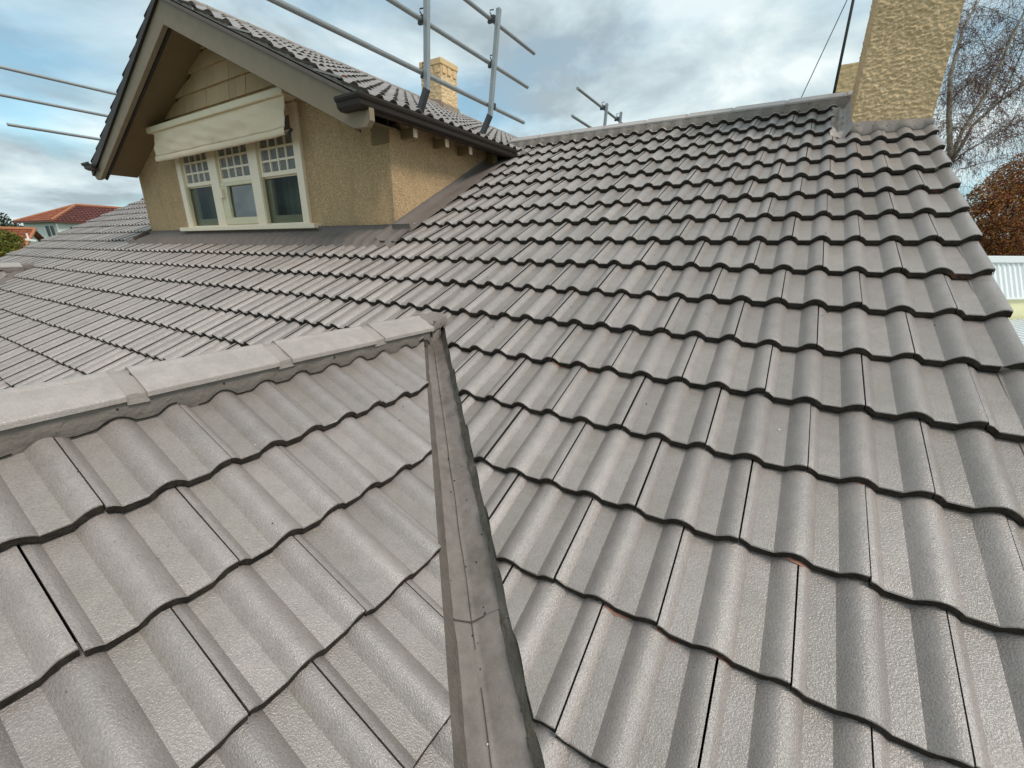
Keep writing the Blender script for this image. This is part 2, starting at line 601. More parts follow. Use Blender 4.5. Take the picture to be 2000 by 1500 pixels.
def tile_template(seed):
    r = random.Random(seed)
    v, f, mi, gr = [], [], [], []
    n = len(XS)
    L = G + 0.035
    rows = [(L, None), (G * 0.5, None), (0.008, 0.0), (0.0022, -0.0012), (0.0, -0.0045)]
    for k, (y, dz) in enumerate(rows):
        for x in XS:
            base = T_OV * (1 - y / G) + prof2(x)
            if x < 0.012:
                base -= 0.003 * (1 - x / 0.012) + 0.0005
            if dz is not None:
                base += dz
            wob = 0.0
            if k >= 3:
                wob = 0.002 * noise.noise(Vector((x * 40, seed * 3.1, k)))
            v.append((x, y + wob, base))
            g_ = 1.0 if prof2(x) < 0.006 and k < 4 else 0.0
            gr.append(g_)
    # under lip of the nose
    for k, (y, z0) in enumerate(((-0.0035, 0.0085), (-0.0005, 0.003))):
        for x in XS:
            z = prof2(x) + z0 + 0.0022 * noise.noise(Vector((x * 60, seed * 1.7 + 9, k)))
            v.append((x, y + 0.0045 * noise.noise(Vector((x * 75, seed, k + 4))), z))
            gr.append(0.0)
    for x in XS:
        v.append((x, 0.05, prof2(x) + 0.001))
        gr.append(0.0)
    nr = len(rows) + 3
    for i in range(nr - 1):
        for j in range(n - 1):
            a = i * n + j
            f.append((a, a + n, a + n + 1, a + 1))
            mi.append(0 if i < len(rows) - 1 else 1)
    # side cheeks
    for j in (n - 1, 0):
        idx = [i * n + j for i in range(len(rows))]
        k0 = len(v)
        for i in idx:
            x, y, z = v[i]
            v.append((x, y, z - 0.015))
            gr.append(0.0)
        for q in range(len(rows) - 1):
            a, b = idx[q], idx[q + 1]
            f.append((a, k0 + q, k0 + q + 1, b) if j == 0 else (a, b, k0 + q + 1, k0 + q))
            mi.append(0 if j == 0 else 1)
    return v, f, mi, gr


TPL = [tile_template(s) for s in (1, 2, 3, 4)]


def mesh_from(name, v, f, mi, gr):
    me = bpy.data.meshes.new(name)
    me.from_pydata(v, [], f)
    me.materials.append(M.tile)
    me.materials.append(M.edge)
    me.polygons.foreach_set('material_index', mi)
    me.polygons.foreach_set('use_smooth', [True] * len(f))
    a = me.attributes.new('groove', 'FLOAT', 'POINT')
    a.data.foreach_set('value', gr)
    sharpen(me)
    me.update()
    return me


def sharpen(me, ang=33):
    me.set_sharp_from_angle(angle=radians(ang))


TPL_ME = [mesh_from('tile', *t) for t in TPL]


class Plane:
    def __init__(s, O, R, U):
        """O a point on the measured plane, R unit right (seen looking up the slope), U unit up the slope"""
        s.R, s.U = Vector(R), Vector(U)
        s.N = s.R.cross(s.U)
        s.O = Vector(O) + s.N * LIFT
        s.M = Matrix(((s.R.x, s.U.x, s.N.x, s.O.x), (s.R.y, s.U.y, s.N.y, s.O.y), (s.R.z, s.U.z, s.N.z, s.O.z), (0, 0, 0, 1)))
        s.I = s.M.inverted()

    def at(s, u, y, h=0.0):
        return s.O + s.R * u + s.U * y + s.N * h


P0 = Vector((0.484636, 2.943849, 0.068327))
MAIN = Plane(P0, (1, 0, 0), (0, CA, SA))
APX = Vector((-1.752, 1.963, -0.429))
GAB = Plane(APX, (0, 1, 0), (-CA, 0, SA))             # right slope of the front gable
RIDGE_X = -1.735
GABL = Plane(Vector((2 * RIDGE_X - APX.x, APX.y, APX.z)), (0, -1, 0), (CA, 0, SA))   # its left slope
AD = math.atan(0.46)
CD, SD = cos(AD), sin(AD)
DR0 = Vector((-2.955, 2.62, 1.15))
DR = Plane(DR0, (0, 1, 0), (-CD, 0, SD))              # dormer, right slope
DRX = -6.0
DL = Plane(Vector((2 * DRX + 2.955, 2.62, 1.15)), (0, -1, 0), (CD, 0, SD))
AP2 = Vector((-10.95, 2.09, -0.365))                   # apex of the second front gable, far left
GA2 = Plane(AP2, (0, 1, 0), (-CA, 0, SA))
VC = APX.x + APX.y                                     # valley: X + Y = VC
RIDGE_Y = 5.42
YB = 2.68                                              # front edge of the dormer's verge
XR = 0.787                                             # right verge of the main roof
XL = -14.05
EAVE_Y = -0.75

# half planes (a, b, c): a*X + b*Y < c
WEDGE1 = [(1 - .042, 1, VC + 0.060 - .042 * APX.x), (-1, 1, APX.y - APX.x + 0.09 - 0.034 + 0.02)]
WEDGE2 = [(1, 1, AP2.x + AP2.y + 0.06), (-1, 1, AP2.y - AP2.x + 0.06)]
DORM = [(1, 0, -3.10), (-1, 0, 8.94), (0, -1, -2.98)]
CHIM = [(-1, 0, -0.29), (0, -1, -4.58), (0, 1, 5.3), (1, 0, 2)]


def inside(p, hp):
    return hp[0] * p[0] + hp[1] * p[1] < hp[2]


def cut(bm, I, Mx, hp, keep_inside):
    """trim the local bmesh by the vertical world plane of the half plane hp"""
    a, b, c = hp
    nrm = Vector((a, b, 0))
    pt = nrm * (c / nrm.length_squared)
    ln = (I.to_3x3() @ nrm).normalized()
    lp = I @ pt
    g = bm.verts[:] + bm.edges[:] + bm.faces[:]
    if g:
        bmesh.ops.bisect_plane(bm, geom=g, dist=1e-5, plane_co=lp, plane_no=ln, clear_outer=keep_inside, clear_inner=not keep_inside)


TILES = []      # (area on picture, plane, mesh or template id, matrix, owner)


def lay(plane, urange, krange, uoff, keep, remove, owner, y0=0.0, jit=0.0, stuff=False):
    """courses k (increasing down the slope) of tiles; noses at y = y0 - k*G"""
    for k in range(*krange):
        sh = 0.0 if k % 2 else 0.15
        n0 = math.floor((urange[0] - uoff - sh) / W) - 1
        n1 = math.ceil((urange[1] - uoff - sh) / W) + 1
        for i in range(n0, n1):
            u = uoff + sh + i * W
            y = y0 - k * G
            corners = [plane.at(u + a, y + b) for a in (0, W) for b in (0, G + 0.03)]
            # outside everything to keep?
            if any(all(not inside(p, hp) for p in corners) for hp in keep):
                continue
            if any(all(inside(p, hp) for p in corners for hp in reg) for reg in remove):
                continue
            kc = [hp for hp in keep if any(not inside(p, hp) for p in corners)]
            rc = []
            for reg in remove:
                if not any(all(not inside(p, hp) for p in corners) for hp in reg):
                    rc.append(reg)
            r = RND
            Mx = plane.M @ Matrix.Translation((u + r.uniform(-.0007, .0007), y + r.uniform(-.005, .004) + .004 * noise.noise(Vector((u * 1.3, k * 3.1, 0))), r.uniform(-.001, .0022))) \
                @ Matrix.Rotation(radians(r.gauss(0, .10)), 4, 'Z') @ Matrix.Rotation(radians(r.uniform(-.25, .25)), 4, 'X') @ Matrix.Rotation(radians(r.uniform(-.25, .25)), 4, 'Y')
            tid = r.randrange(4)
            me = tid
            if kc or rc:
                I = Mx.inverted()
                bm = bmesh.new()
                bm.from_mesh(TPL_ME[tid])
                for hp in kc:
                    cut(bm, I, Mx, hp, True)
                for reg in rc:
                    rest = bm
                    pieces = []
                    for hp in reg:
                        a = rest.copy()
                        cut(a, I, Mx, hp, False)
                        pieces.append(a)
                        cut(rest, I, Mx, hp, True)
                    rest.free()
                    bm = bmesh.new()
                    for a in pieces:
                        if len(a.faces):
                            t = bpy.data.meshes.new('t')
                            a.to_mesh(t)
                            bm.from_mesh(t)
                            bpy.data.meshes.remove(t)
                        a.free()
                if not len(bm.faces):
                    bm.free()
                    continue
                me = bpy.data.meshes.new('tile')
                bm.to_mesh(me)
                bm.free()
                for m_ in (M.tile, M.edge):
                    me.materials.append(m_)
                sharpen(me)
            c = plane.at(u + W / 2, y + G / 2, 0.02)
            TILES.append((shown(c, plane, me), me, Mx, owner, stuff))


def project(p):
    z = p.dot(fwd)
    if z < 0.05:
        return None
    return (1000 + F_PX * p.dot(R2) / z, 750 - F_PX * p.dot(U2) / z, z)


def hidden(c):
    """behind the front gable's ridge, the dormer or the main ridge, as seen by the photographer"""
    for X0, ztop, ya, yb in ((RIDGE_X, -0.40, -9, 1.85), (-2.96, 1.12, 2.65, 4.9)):
        if c.x < X0 - 0.01:
            t = X0 / c.x
            q = c * t
            if ya < q.y < yb and q.z < ztop and X0 == RIDGE_X:
                return True
    return False


def shown(c, plane, me):
    q = project(c)
    if q is None or not (-60 < q[0] < 2060 and -60 < q[1] < 1560) or hidden(c):
        return 0.0
    cosv = abs(c.normalized().dot(plane.N))
    area = W * G * cosv / c.length_squared
    if not isinstance(me, int):
        area *= 0.7
    return area


# ---------------------------------------------------------------- the house
house = thing('house', (-6.0, 3.0, GZ), 'ochre roughcast bungalow with grey double-roll tiled roof and gabled dormer', 'house')

roof = None


def deck(name, quads, label=None):
    b = MB()
    for q in quads:
        b.face(q)
        b.face([tuple(Vector(p) - Vector((0, 0, 0.05))) for p in reversed(q)])
    return b.build(name, M.deck, house, label=label)


def mz(x, y):       # main roof bed height
    return MAIN.O.z + (y - MAIN.O.y) * TA


ez = -0.15
ridge_bed = mz(0, RIDGE_Y)
main_roof = deck('main_roof', [
    [(XL, 3.2, mz(0, 3.2) + ez), (XL, 3.2, mz(0, 3.2) + ez), (XR - .01, 3.2, mz(0, 3.2) + ez), (XR - .01, RIDGE_Y, ridge_bed + ez), (XL, RIDGE_Y, ridge_bed + ez)][1:],
    [(XL, 0.15, mz(0, .15) + ez), (-3.5, 0.15, mz(0, .15) + ez), (-1.75, 1.9, mz(0, 1.9) + ez), (-1.75, 3.2, mz(0, 3.2) + ez), (XL, 3.2, mz(0, 3.2) + ez)],
    [(-1.75, 1.9, mz(0, 1.9) + ez), (XR - .01, VC - XR, mz(0, VC - XR) + ez), (XR - .01, 3.2, mz(0, 3.2) + ez), (-1.75, 3.2, mz(0, 3.2) + ez)],
    [(XL, 11.6, ridge_bed - (11.6 - RIDGE_Y) * TA), (XL, RIDGE_Y + .002, ridge_bed), (XR - .01, RIDGE_Y + .002, ridge_bed), (XR - .01, 11.6, ridge_bed - (11.6 - RIDGE_Y) * TA)],
], label='grey double-roll tiled main roof rising to the long ridge')


def gz(x):
    return GAB.O.z - (x - GAB.O.x) * TA


gx1 = 1.0
front_gable = deck('front_gable_roof', [
    [(RIDGE_X, -2.2, gz(RIDGE_X) + ez), (gx1, -2.2, gz(gx1) + ez), (gx1, VC - gx1, gz(gx1) + ez), (RIDGE_X, VC - RIDGE_X, gz(RIDGE_X) + ez)],
    [(RIDGE_X, -2.2, gz(RIDGE_X) + ez), (RIDGE_X, VC - RIDGE_X, gz(RIDGE_X) + ez), (2 * RIDGE_X - gx1, VC - gx1, gz(gx1) + ez), (2 * RIDGE_X - gx1, -2.2, gz(gx1) + ez)][::1],
], label='projecting front gable roof with its ridge running away from the viewer')
dz = lambda x: DR.O.z + (DR.O.x - x) * 0.46
dormer_ridge_bed = dz(DRX)
DYE = 10.2
dormer_roof = deck('dormer_roof', [
    [(DRX, YB + .04, dormer_ridge_bed - .03), (-2.99, YB + .04, dz(-2.99) - .03), (-2.99, DYE, dz(-2.99) - .03), (DRX, DYE, dormer_ridge_bed - .03)],
    [(2 * DRX + 2.99, YB + .04, dz(-2.99) - .03), (DRX, YB + .04, dormer_ridge_bed - .03), (DRX, DYE, dormer_ridge_bed - .03), (2 * DRX + 2.99, DYE, dz(-2.99) - .03)],
], label='steep gabled dormer roof above the main roof')
ga2_roof = deck('side_gable_roof', [
    [(AP2.x, -1.5, AP2.z - .2), (AP2.x + 2.6, -1.5, AP2.z - .2 - 2.6 * TA), (AP2.x + 2.6, AP2.y - 2.6, AP2.z - .2 - 2.6 * TA), (AP2.x, AP2.y, AP2.z - .2)],
    [(AP2.x - 2.6, -1.5, AP2.z - .2 - 2.6 * TA), (AP2.x, -1.5, AP2.z - .2), (AP2.x, AP2.y, AP2.z - .2), (AP2.x - 2.6, AP2.y - 2.6, AP2.z - .2 - 2.6 * TA)],
], label='small second front gable at the far end of the roof')

# tiles of every slope
lay(MAIN, (XL - .3 - P0.x, XR - P0.x), (-8, 12), 0.0,
    [(1, 0, XR), (-1, 0, -XL), (0, 1, RIDGE_Y - .03), (0, -1, -EAVE_Y)], [WEDGE1, DORM, CHIM, WEDGE2], main_roof)
S0 = 0.40 * G
lay(GAB, (-4.3, 0.4), (0, 11), 0.83 * W + 0.0 - APX.y + math.ceil(APX.y / W) * W - W, [(1 + .042, 1, VC - 0.112 + .042 * APX.x), (-1, 0, -(RIDGE_X + 0.03)), (1, 0, gx1), (0, -1, 2.2)], [], front_gable, y0=-S0)
lay(GABL, (0, 4.2), (0, 11), 0.05, [(-1, 1, APX.y - APX.x - 0.1), (1, 0, RIDGE_X - 0.03), (-1, 0, 3.5 + 1.0), (0, -1, 2.2)], [], front_gable, y0=-S0, stuff=True)
lay(DR, (0.0, DYE - 2.62), (-11, 1), 0.06, [(0, -1, -YB), (0, 1, DYE), (-1, 0, -(DRX + 0.04)), (1, 0, -2.93)], [], dormer_roof, y0=0.03)
lay(DL, (-(DYE - 2.62), 0.0), (-11, 1), -0.06 - W, [(0, -1, -YB), (0, 1, DYE), (1, 0, DRX - 0.04), (-1, 0, 9.07)], [], dormer_roof, y0=0.03, stuff=True)
lay(GA2, (-3.0, 0.2), (0, 8), 0.1, [(1, 1, AP2.x + AP2.y - 0.1), (-1, 0, -(AP2.x + 0.02)), (0, -1, 1.5)], [], ga2_roof, y0=-S0)

order = sorted(range(len(TILES)), key=lambda i: -TILES[i][0])
single = [i for i in order if TILES[i][0] > 0 and not TILES[i][4]][:300]
sset = set(single)
for i in single:
    _, me, Mx, owner, _s = TILES[i]
    link('tile', TPL_ME[me] if isinstance(me, int) else me, owner, Mx)
bv, bf, bmi, bgr = [], [], [], []
for i, (sc_, me, Mx, owner, _s) in enumerate(TILES):
    if i in sset:
        continue
    if isinstance(me, int):
        v, f, mi, gr = TPL[me]
    else:
        v = [x.co for x in me.vertices]
        f = [tuple(p.vertices) for p in me.polygons]
        mi = [p.material_index for p in me.polygons]
        gr = [d.value for d in me.attributes['groove'].data] if 'groove' in me.attributes else [0.0] * len(v)
    k = len(bv)
    bv += [tuple(Mx @ Vector(p)) for p in v]
    bf += [tuple(k + q for q in p) for p in f]
    bmi += mi
    bgr += gr
rest = link('roof_tiles', mesh_from('roof_tiles', bv, bf, bmi, bgr), house)
kind(rest, 'stuff')


# ---------------------------------------------------------------- ridges
def cap_segment(p, d, side, ln, half=0.118, pitch=AL, drop=0.018, lift=0.0):
    """one angular ridge cap from p along unit d, side = unit horizontal across"""
    b = MB()
    sec = []
    hh = half * math.tan(pitch)
    for s_, z in ((-half, -hh - drop), (-half, -hh), (-half * .5, -hh * .5 + .001), (-0.02, -0.0125 * 1.0), (-0.008, -0.0015), (0.008, -0.0015), (0.02, -0.0125), (half * .5, -hh * .5 + .001), (half, -hh), (half, -hh - drop)):
        sec.append((s_, z + lift))
    rows = []
    n = 3
    for i in range(n + 1):
        t = i / n
        q = Vector(p) + Vector(d) * (ln * t)
        rows.append([tuple(q + Vector(side) * s_ * (1 + .012 * (1 - t)) + Vector((0, 0, z + .002 * (1 - t)))) for s_, z in sec])
    b.grid(rows)
    b.face(rows[0])
    b.face(rows[-1][::-1])
    return b


def collar(p, d, side, ln, half=0.111, pitch=AL, seed=0):
    """mortar pointing between two caps"""
    b = MB()
    rows = []
    hh = half * math.tan(pitch)
    for i in range(5):
        t = i / 4
        row = []
        for j in range(11):
            s_ = -half + 2 * half * j / 10
            z = -abs(s_) * math.tan(pitch) - 0.006 + 0.007 * noise.noise(Vector((seed * 7.3 + t * 2, s_ * 30, 1.3)))
            q = Vector(p) + Vector(d) * (ln * t + 0.013 * noise.noise(Vector((s_ * 22, seed, t > .5)))) + Vector(side) * s_ + Vector((0, 0, z))
            row.append(q)
        rows.append(row)
    b.grid(rows)
    b.face([rows[i][0] for i in range(5)] + [rows[4][0] - Vector((0, 0, .03)), rows[0][0] - Vector((0, 0, .03))])
    b.face([rows[i][-1] for i in range(5)] + [rows[4][-1] - Vector((0, 0, .03)), rows[0][-1] - Vector((0, 0, .03))])
    return b


def ridge(owner, a, d, side, joints, ztop, end, gap=0.05, bed_planes=(), pitch=AL, bedw=0.135, seed=0):
    """caps along a straight ridge; joints = distances of the cap starts, end = distance where the last one stops"""
    js = list(joints) + [end]
    for i in range(len(js) - 1):
        p = Vector(a) + Vector(d) * (js[i] + gap)
        p.z = ztop
        ln = js[i + 1] - js[i] - gap
        cap_segment(p, d, side, ln, pitch=pitch).build('ridge_cap', M.cap, owner, smooth=False, fix=True, bevel=0.004)
        if i > 0:
            q = Vector(a) + Vector(d) * (js[i] - 0.004)
            q.z = ztop
            collar(q, d, side, gap + 0.008, pitch=pitch, seed=seed + i).build('mortar_collar', M.collar, owner, smooth=True, fix=True)


def bedding(owner, plane, ufun, u0, u1, yedge, ztop_fn, top_off, crack=True, seed=0.0, uo=0.0, rag=0.011):
    """mortar bed under the caps, dressed over the rolls. yedge: up-slope coordinate of the lower edge"""
    b = MB()
    c = MB()
    n = int((u1 - u0) / 0.0125)
    rows = [[], [], [], []]
    prev = None
    for i in range(n + 1):
        u = u0 + (u1 - u0) * i / n
        pr = prof2(u - uo)
        y = yedge + rag * noise.noise(Vector((u * 9, seed, 0))) + 0.10 * (pr - 0.012) * 4 * 0.4
        h = pr + 0.012 + 0.001
        e = plane.at(u, y, h)
        tp = top_off(u)
        m = e.lerp(tp, 0.35) + plane.N * 0.004 + plane.N * 0.004 * noise.noise(Vector((u * 14, seed + 4, 0)))
        rows[0].append(plane.at(u, y + .004, h - .03))
        rows[1].append(e)
        rows[2].append(m)
        rows[3].append(tp)
        ee = plane.at(u, y - .0008, h - .0015)
        if crack and prev is not None and noise.noise(Vector((u * 5.5, seed + 8, 2))) > -0.22:
            c.bar(prev, ee, 0.0042 * (0.55 + noise.noise(Vector((u * 21, seed, 5))) ** 2 * 3), 0.003, upv=plane.N)
        prev = ee
    b.grid(rows)
    o = b.build('mortar_bed', M.mortar, owner, smooth=True, fix=False)
    if crack:
        kind(c.build('mortar_crack', M.crack, owner), 'stuff')
    return o


# front gable ridge (runs away from the viewer)
GZT = -0.377
gj = [-2.15 + i * 0.475 for i in range(4)] + [-0.28, 0.17 + 0.03, 0.415, 0.895, 1.385]
gj = sorted(gj)
gj = [-2.15, -1.68, -1.21, -0.74, -0.27, 0.415 - 0.48, 0.415, 0.895, 1.385]
gj = [g for i, g in enumerate(gj) if i == 0 or g - gj[i - 1] > 0.15]
ridge(front_gable, (RIDGE_X, 0, 0), (0, 1, 0), (1, 0, 0), gj, GZT, 1.80, seed=3, gap=0.052)
gab_uo = (0.83 * W - APX.y + math.ceil(APX.y / W) * W - W)
bedding(front_gable, GAB, None, -2.2 - APX.y, 1.78 - APX.y, -0.125 / CA * 1.0, None,
        lambda u: Vector((RIDGE_X + 0.106, APX.y + u, GZT - 0.106 * TA - 0.013)), seed=1.0, uo=gab_uo)
bedding(front_gable, GABL, None, 0.2, 4.1, -0.125 / CA, None,
        lambda u: Vector((RIDGE_X - 0.106, APX.y - u, GZT - 0.106 * TA - 0.013)), seed=2.0, uo=0.05, crack=False)
# main ridge
MZT = 1.383
mj = [-3.33 + 0.44 * i for i in range(0)] + [-3.34, -2.894, -2.467, -2.034, -1.566, -1.125, -0.679, -0.22, 0.235]
ridge(main_roof, (0, RIDGE_Y, 0), (1, 0, 0), (0, 1, 0), mj, MZT, XR - .01, seed=21, gap=0.03)
mjl = [XL + 0.0 + 0.44 * i for i in range(11)]
ridge(main_roof, (0, RIDGE_Y, 0), (1, 0, 0), (0, 1, 0), mjl, MZT, mjl[-1] + .42, seed=41, gap=0.03)
yr = (RIDGE_Y - MAIN.O.y) / CA
for (ua, ub, sd) in ((-3.36, XR - .02, 5.0), (XL, -9.0, 6.0)):
    bedding(main_roof, MAIN, None, ua - P0.x, ub - P0.x, yr - 0.165, None,
            lambda u: Vector((P0.x + u, RIDGE_Y - 0.112, MZT - 0.112 * TA - 0.012)), seed=sd, crack=False)
# dormer ridge, second gable ridge
DZT = dormer_ridge_bed + 0.075
ridge(dormer_roof, (DRX, 0, 0), (0, 1, 0), (1, 0, 0), [YB - 0.02 + 0.44 * i for i in range(17)], DZT, DYE, seed=61, gap=0.02, pitch=AD)
bedding(dormer_roof, DR, None, YB - 2.62, DYE - 2.62, (DR.O.x - DRX) / CD - 0.15, None,
        lambda u: Vector((DRX + 0.112, 2.62 + u, DZT - 0.112 * 0.46 - 0.012)), seed=7.0, uo=0.06, crack=False)
bedding(dormer_roof, DL, None, -(DYE - 2.62), -(YB - 2.62), (DR.O.x - DRX) / CD - 0.15, None,
        lambda u: Vector((DRX - 0.112, 2.62 - u, DZT - 0.112 * 0.46 - 0.012)), seed=7.5, uo=-0.06, crack=False)
ridge(ga2_roof, (AP2.x, 0, 0), (0, 1, 0), (1, 0, 0), [-1.45 + 0.47 * i for i in range(7)], AP2.z + 0.055, AP2.y - 0.12, seed=81, gap=0.04)
bedding(ga2_roof, GA2, None, -3.5, -0.12, -0.125 / CA, None,
        lambda u: Vector((AP2.x + 0.112, AP2.y + u, AP2.z + 0.055 - 0.112 * TA - 0.012)), seed=9.0, uo=0.1, crack=False)
e2 = MB()
e2.box((AP2.x - .1, AP2.y - .13, AP2.z - .07), (AP2.x + .10, AP2.y + 0.10, AP2.z + 0.04))
e2.build('mortar_end', M.mortar, ga2_roof, bevel=0.03)
v2 = MB()
rws = []
for i in range(14):
    t = i / 13 * 2.4
    p = Vector((AP2.x + t, AP2.y - t, AP2.z - t * TA - .03))
    rws.append([p + Vector((c / 2, c / 2, .2535 * abs(c) + .012)) for c in (-.12, -.03, 0, .03, .09)])
v2.grid(rws)
v2.build('valley_gutter', M.flash, ga2_roof, smooth=True, fix=True)

# ---------------------------------------------------------------- the valley beside the front gable
tp_ = Vector((RIDGE_X + 0.02, VC - RIDGE_X - 0.02, 0))
ZF = APX.z                                     # valley line height at the apex


def vpt(t, c, dz_):
    """point at t metres along the valley in plan x, c across (X+Y - VC), dz_ above the valley plane line"""
    x = APX.x + t + c / 2
    y = APX.y - t + c / 2
    return Vector((x, y, ZF - t * TA + dz_))


def vsurf(c, c0=-0.035):
    return 0.2535 * abs(c - c0) - 0.090


tmax = 2.74


def trough(name, t0, t1, lift, parent):
    b = MB()
    rows = []
    n = int((t1 - t0) / 0.04) + 1
    cs = [-0.23, -0.14, -0.115, -0.085, -0.06, -0.040, -0.035, -0.030, -0.01, 0.015, 0.04, 0.085, 0.16]
    for i in range(n + 1):
        t = t0 + (t1 - t0) * i / n
        rows.append([vpt(t, c, vsurf(c) + lift + (0.004 if abs(c + .035) < .004 else 0) + 0.003 * noise.noise(Vector((t * 5, c * 20, lift * 99))) ) for c in cs])
    b.grid(rows)
    b.face([rows[-1][j] for j in range(len(cs))] + [rows[-1][j] - Vector((0, 0, .003)) for j in reversed(range(len(cs)))])
    return b.build(name, M.trough, parent, smooth=True)


valley = MB()
lap = 1.145
rows_ = []
vg = trough('valley_gutter', 0.02, lap, 0.004, main_roof)
vg['label'] = 'grey valley gutter sheet running down beside the front gable'
trough('valley_gutter', lap - 0.08, tmax, 0.0, main_roof)
cj = MB()
M.foldline = mat('grimy fold line', (0.10, 0.085, 0.073), 0.8, 0.2)
pr = None
for j in range(15):
    c = -0.115 + 0.135 * j / 14
    q = vpt(lap + 0.003 - 0.012 * abs(c + .035) * 3, c, vsurf(c) + 0.004)
    if pr is not None:
        cj.bar(pr, q, 0.004, 0.003)
    pr = q
pr = None
for i in range(150):
    t = .12 + 2.4 * i / 149
    q = vpt(t, -.035 + .003 * noise.noise(Vector((t * 9, 3, 3))), vsurf(-.035) + .0075 + (.003 if t < lap else -.001))
    if pr is not None and noise.noise(Vector((t * 6, 9, 1))) > -.3:
        cj.bar(pr, q, .0011 + .0012 * abs(noise.noise(Vector((t * 25, 4, 1)))), .002)
    pr = q
kind(cj.build('lap_joint', M.foldline, main_roof), 'stuff')


def fillet(name, side, mtl, seed):
    b = MB()
    rows = []
    n = 190
    for i in range(n + 1):
        t = 0.03 + (tmax - 0.03) * i / n
        g1 = noise.noise(Vector((t * 7, seed, 0))) * 0.6 + noise.noise(Vector((t * 31, seed, 3))) * 0.55 + noise.noise(Vector((t * 83, seed, 5))) * 0.3
        g2 = noise.noise(Vector((t * 4.5, seed + 5, 1))) * 0.7 + noise.noise(Vector((t * 23, seed + 5, 1))) * 0.4
        g3 = noise.noise(Vector((t * 17, seed + 2, 7)))
        if side < 0:
            ci = -0.082 - .026 * t + 0.009 * g2
            co = -0.124 - .042 * t + 0.011 * g1
            zo = vsurf(co) + 0.030 + 0.006 * g3
            P = [(ci, vsurf(ci) + 0.0025), (ci - .010, vsurf(ci - .01) + .011 + .003 * g3), ((ci + co) / 2 - .006, (vsurf(co) + zo) / 2 + .010), (co, zo + .004), (co - .012, zo - .02)]
        else:
            co = 0.076 + 0.044 * t + 0.014 * g1
            ci = co - 0.040 - 0.016 * g2
            zo = vsurf(co) + 0.026 + 0.009 * g3
            P = [(ci, vsurf(ci) + 0.002), (ci + .006, vsurf(ci) + .013 + .005 * g3), ((ci + co) / 2, (vsurf(ci) + zo) / 2 + .013 + .006 * g1), (co - .008, zo + .009), (co + .004, zo + .004), (co + .018, zo - .03)]
        rows.append([vpt(t, c, z) for c, z in P])
    b.grid(rows)
    return b.build(name, mtl, main_roof, smooth=True)


fillet('valley_mortar', -1, M.dimmortar, 2.0)
fillet('valley_mortar', 1, M.moss, 11.0)
# mortar saddle where the gable ridge dies into the main roof
sd_ = MB()
rows = []
for j in range(17):
    sj = j / 16
    y = 1.80 + 0.215 * sj
    hw = 0.105 * (1 - sj) + 0.045 * sj
    row = []
    for i in range(19):
        a_ = -1 + i / 9
        x = RIDGE_X - 0.008 + a_ * hw + 0.010 * noise.noise(Vector((a_ * 3, y * 22, 4)))
        zc = GZT - abs(a_ * hw) * TA * .9 + 0.004 - 0.012 * sj
        zr = mz(x, y) + prof2(x - P0.x) * .7 + 0.034 + .012 * (1 - abs(a_))
        d_ = zc - zr
        z = max(zc, zr) + .006 * math.exp(-abs(d_) * 60) + 0.011 * noise.noise(Vector((x * 30, y * 30, 3)))
        row.append(Vector((x, y, z)))
    rows.append(row)
sk = [[r_[0] + Vector((-.004, 0, -.04)) for r_ in rows], [r_[-1] + Vector((-.004, 0, -.05)) for r_ in rows]]
sd_.grid([[sk[0][j]] + rows[j] + [sk[1][j]] for j in range(17)])
sd_.grid([[p + Vector((0, .006, -.08)) for p in rows[0]], rows[0]])
sd_.box((RIDGE_X - .09, 1.835, -.64), (RIDGE_X + .055, 1.93, -.445))
sd_.build('mortar_saddle', M.mortar, main_roof, smooth=True)

# small chips of old red paint and mortar lying under some tile noses
chips = MB()
rc = random.Random(5)
for (u, k) in ((-4.6, 4), (-4.05, 4), (-3.2, 6), (-2.55, 6), (-2.8, 6), (-3.4, 7), (-2.6, 7), (-1.55, 7), (-2.15, 7), (-0.7, 5), (-3.9, 6), (-0.4, 6), (-1.1, 6), (-5.2, 2), (-1.75, 8), (-2.05, 6)):
    x0 = u * W + rc.uniform(-.02, .05)
    n = 7
    top, bot = [], []
    ln = rc.uniform(.03, .085)
    for i in range(n + 1):
        x = x0 + ln * i / n
        wdt = 0.0065 * sin(pi * i / n) ** .6 * rc.uniform(.5, 1.6)
        top.append(MAIN.at(x, -k * G + .006, prof2(x) + 0.0045))
        bot.append(MAIN.at(x, -k * G - wdt, prof2(x) + 0.0035))
    chips.grid([top, bot])
M.chip = mat('pink old paint chip', (0.42, 0.215, 0.155), 0.8, 0.2, 0.8, 60, (0.26, 0.11, 0.07))
kind(chips.build('paint_chips', M.chip, main_roof), 'stuff')
bits = MB()
for _ in range(70):
    x, y = rc.uniform(-2.2, 0.75), rc.uniform(0.4, 3.4)
    if x + y < VC + .12:
        continue
    s = rc.choice((.0009, .0012, .0016, .0022))
    yy = (y - MAIN.O.y) / CA
    fr = (-yy / G) % 1.0
    h = prof2(x - P0.x) + T_OV * (fr if True else 0) + .0012
    c = MAIN.at(x - P0.x, yy, h + 0.001)
    bits.box((-s, -s * rc.uniform(.6, 1.6), -s * .6), (s, s, s * .6), mi=0 if rc.random() < .72 else 1, M4=Matrix.Translation(c) @ MAIN.M.to_3x3().to_4x4() @ Matrix.Rotation(rc.uniform(0, 3), 4, 'Z'))
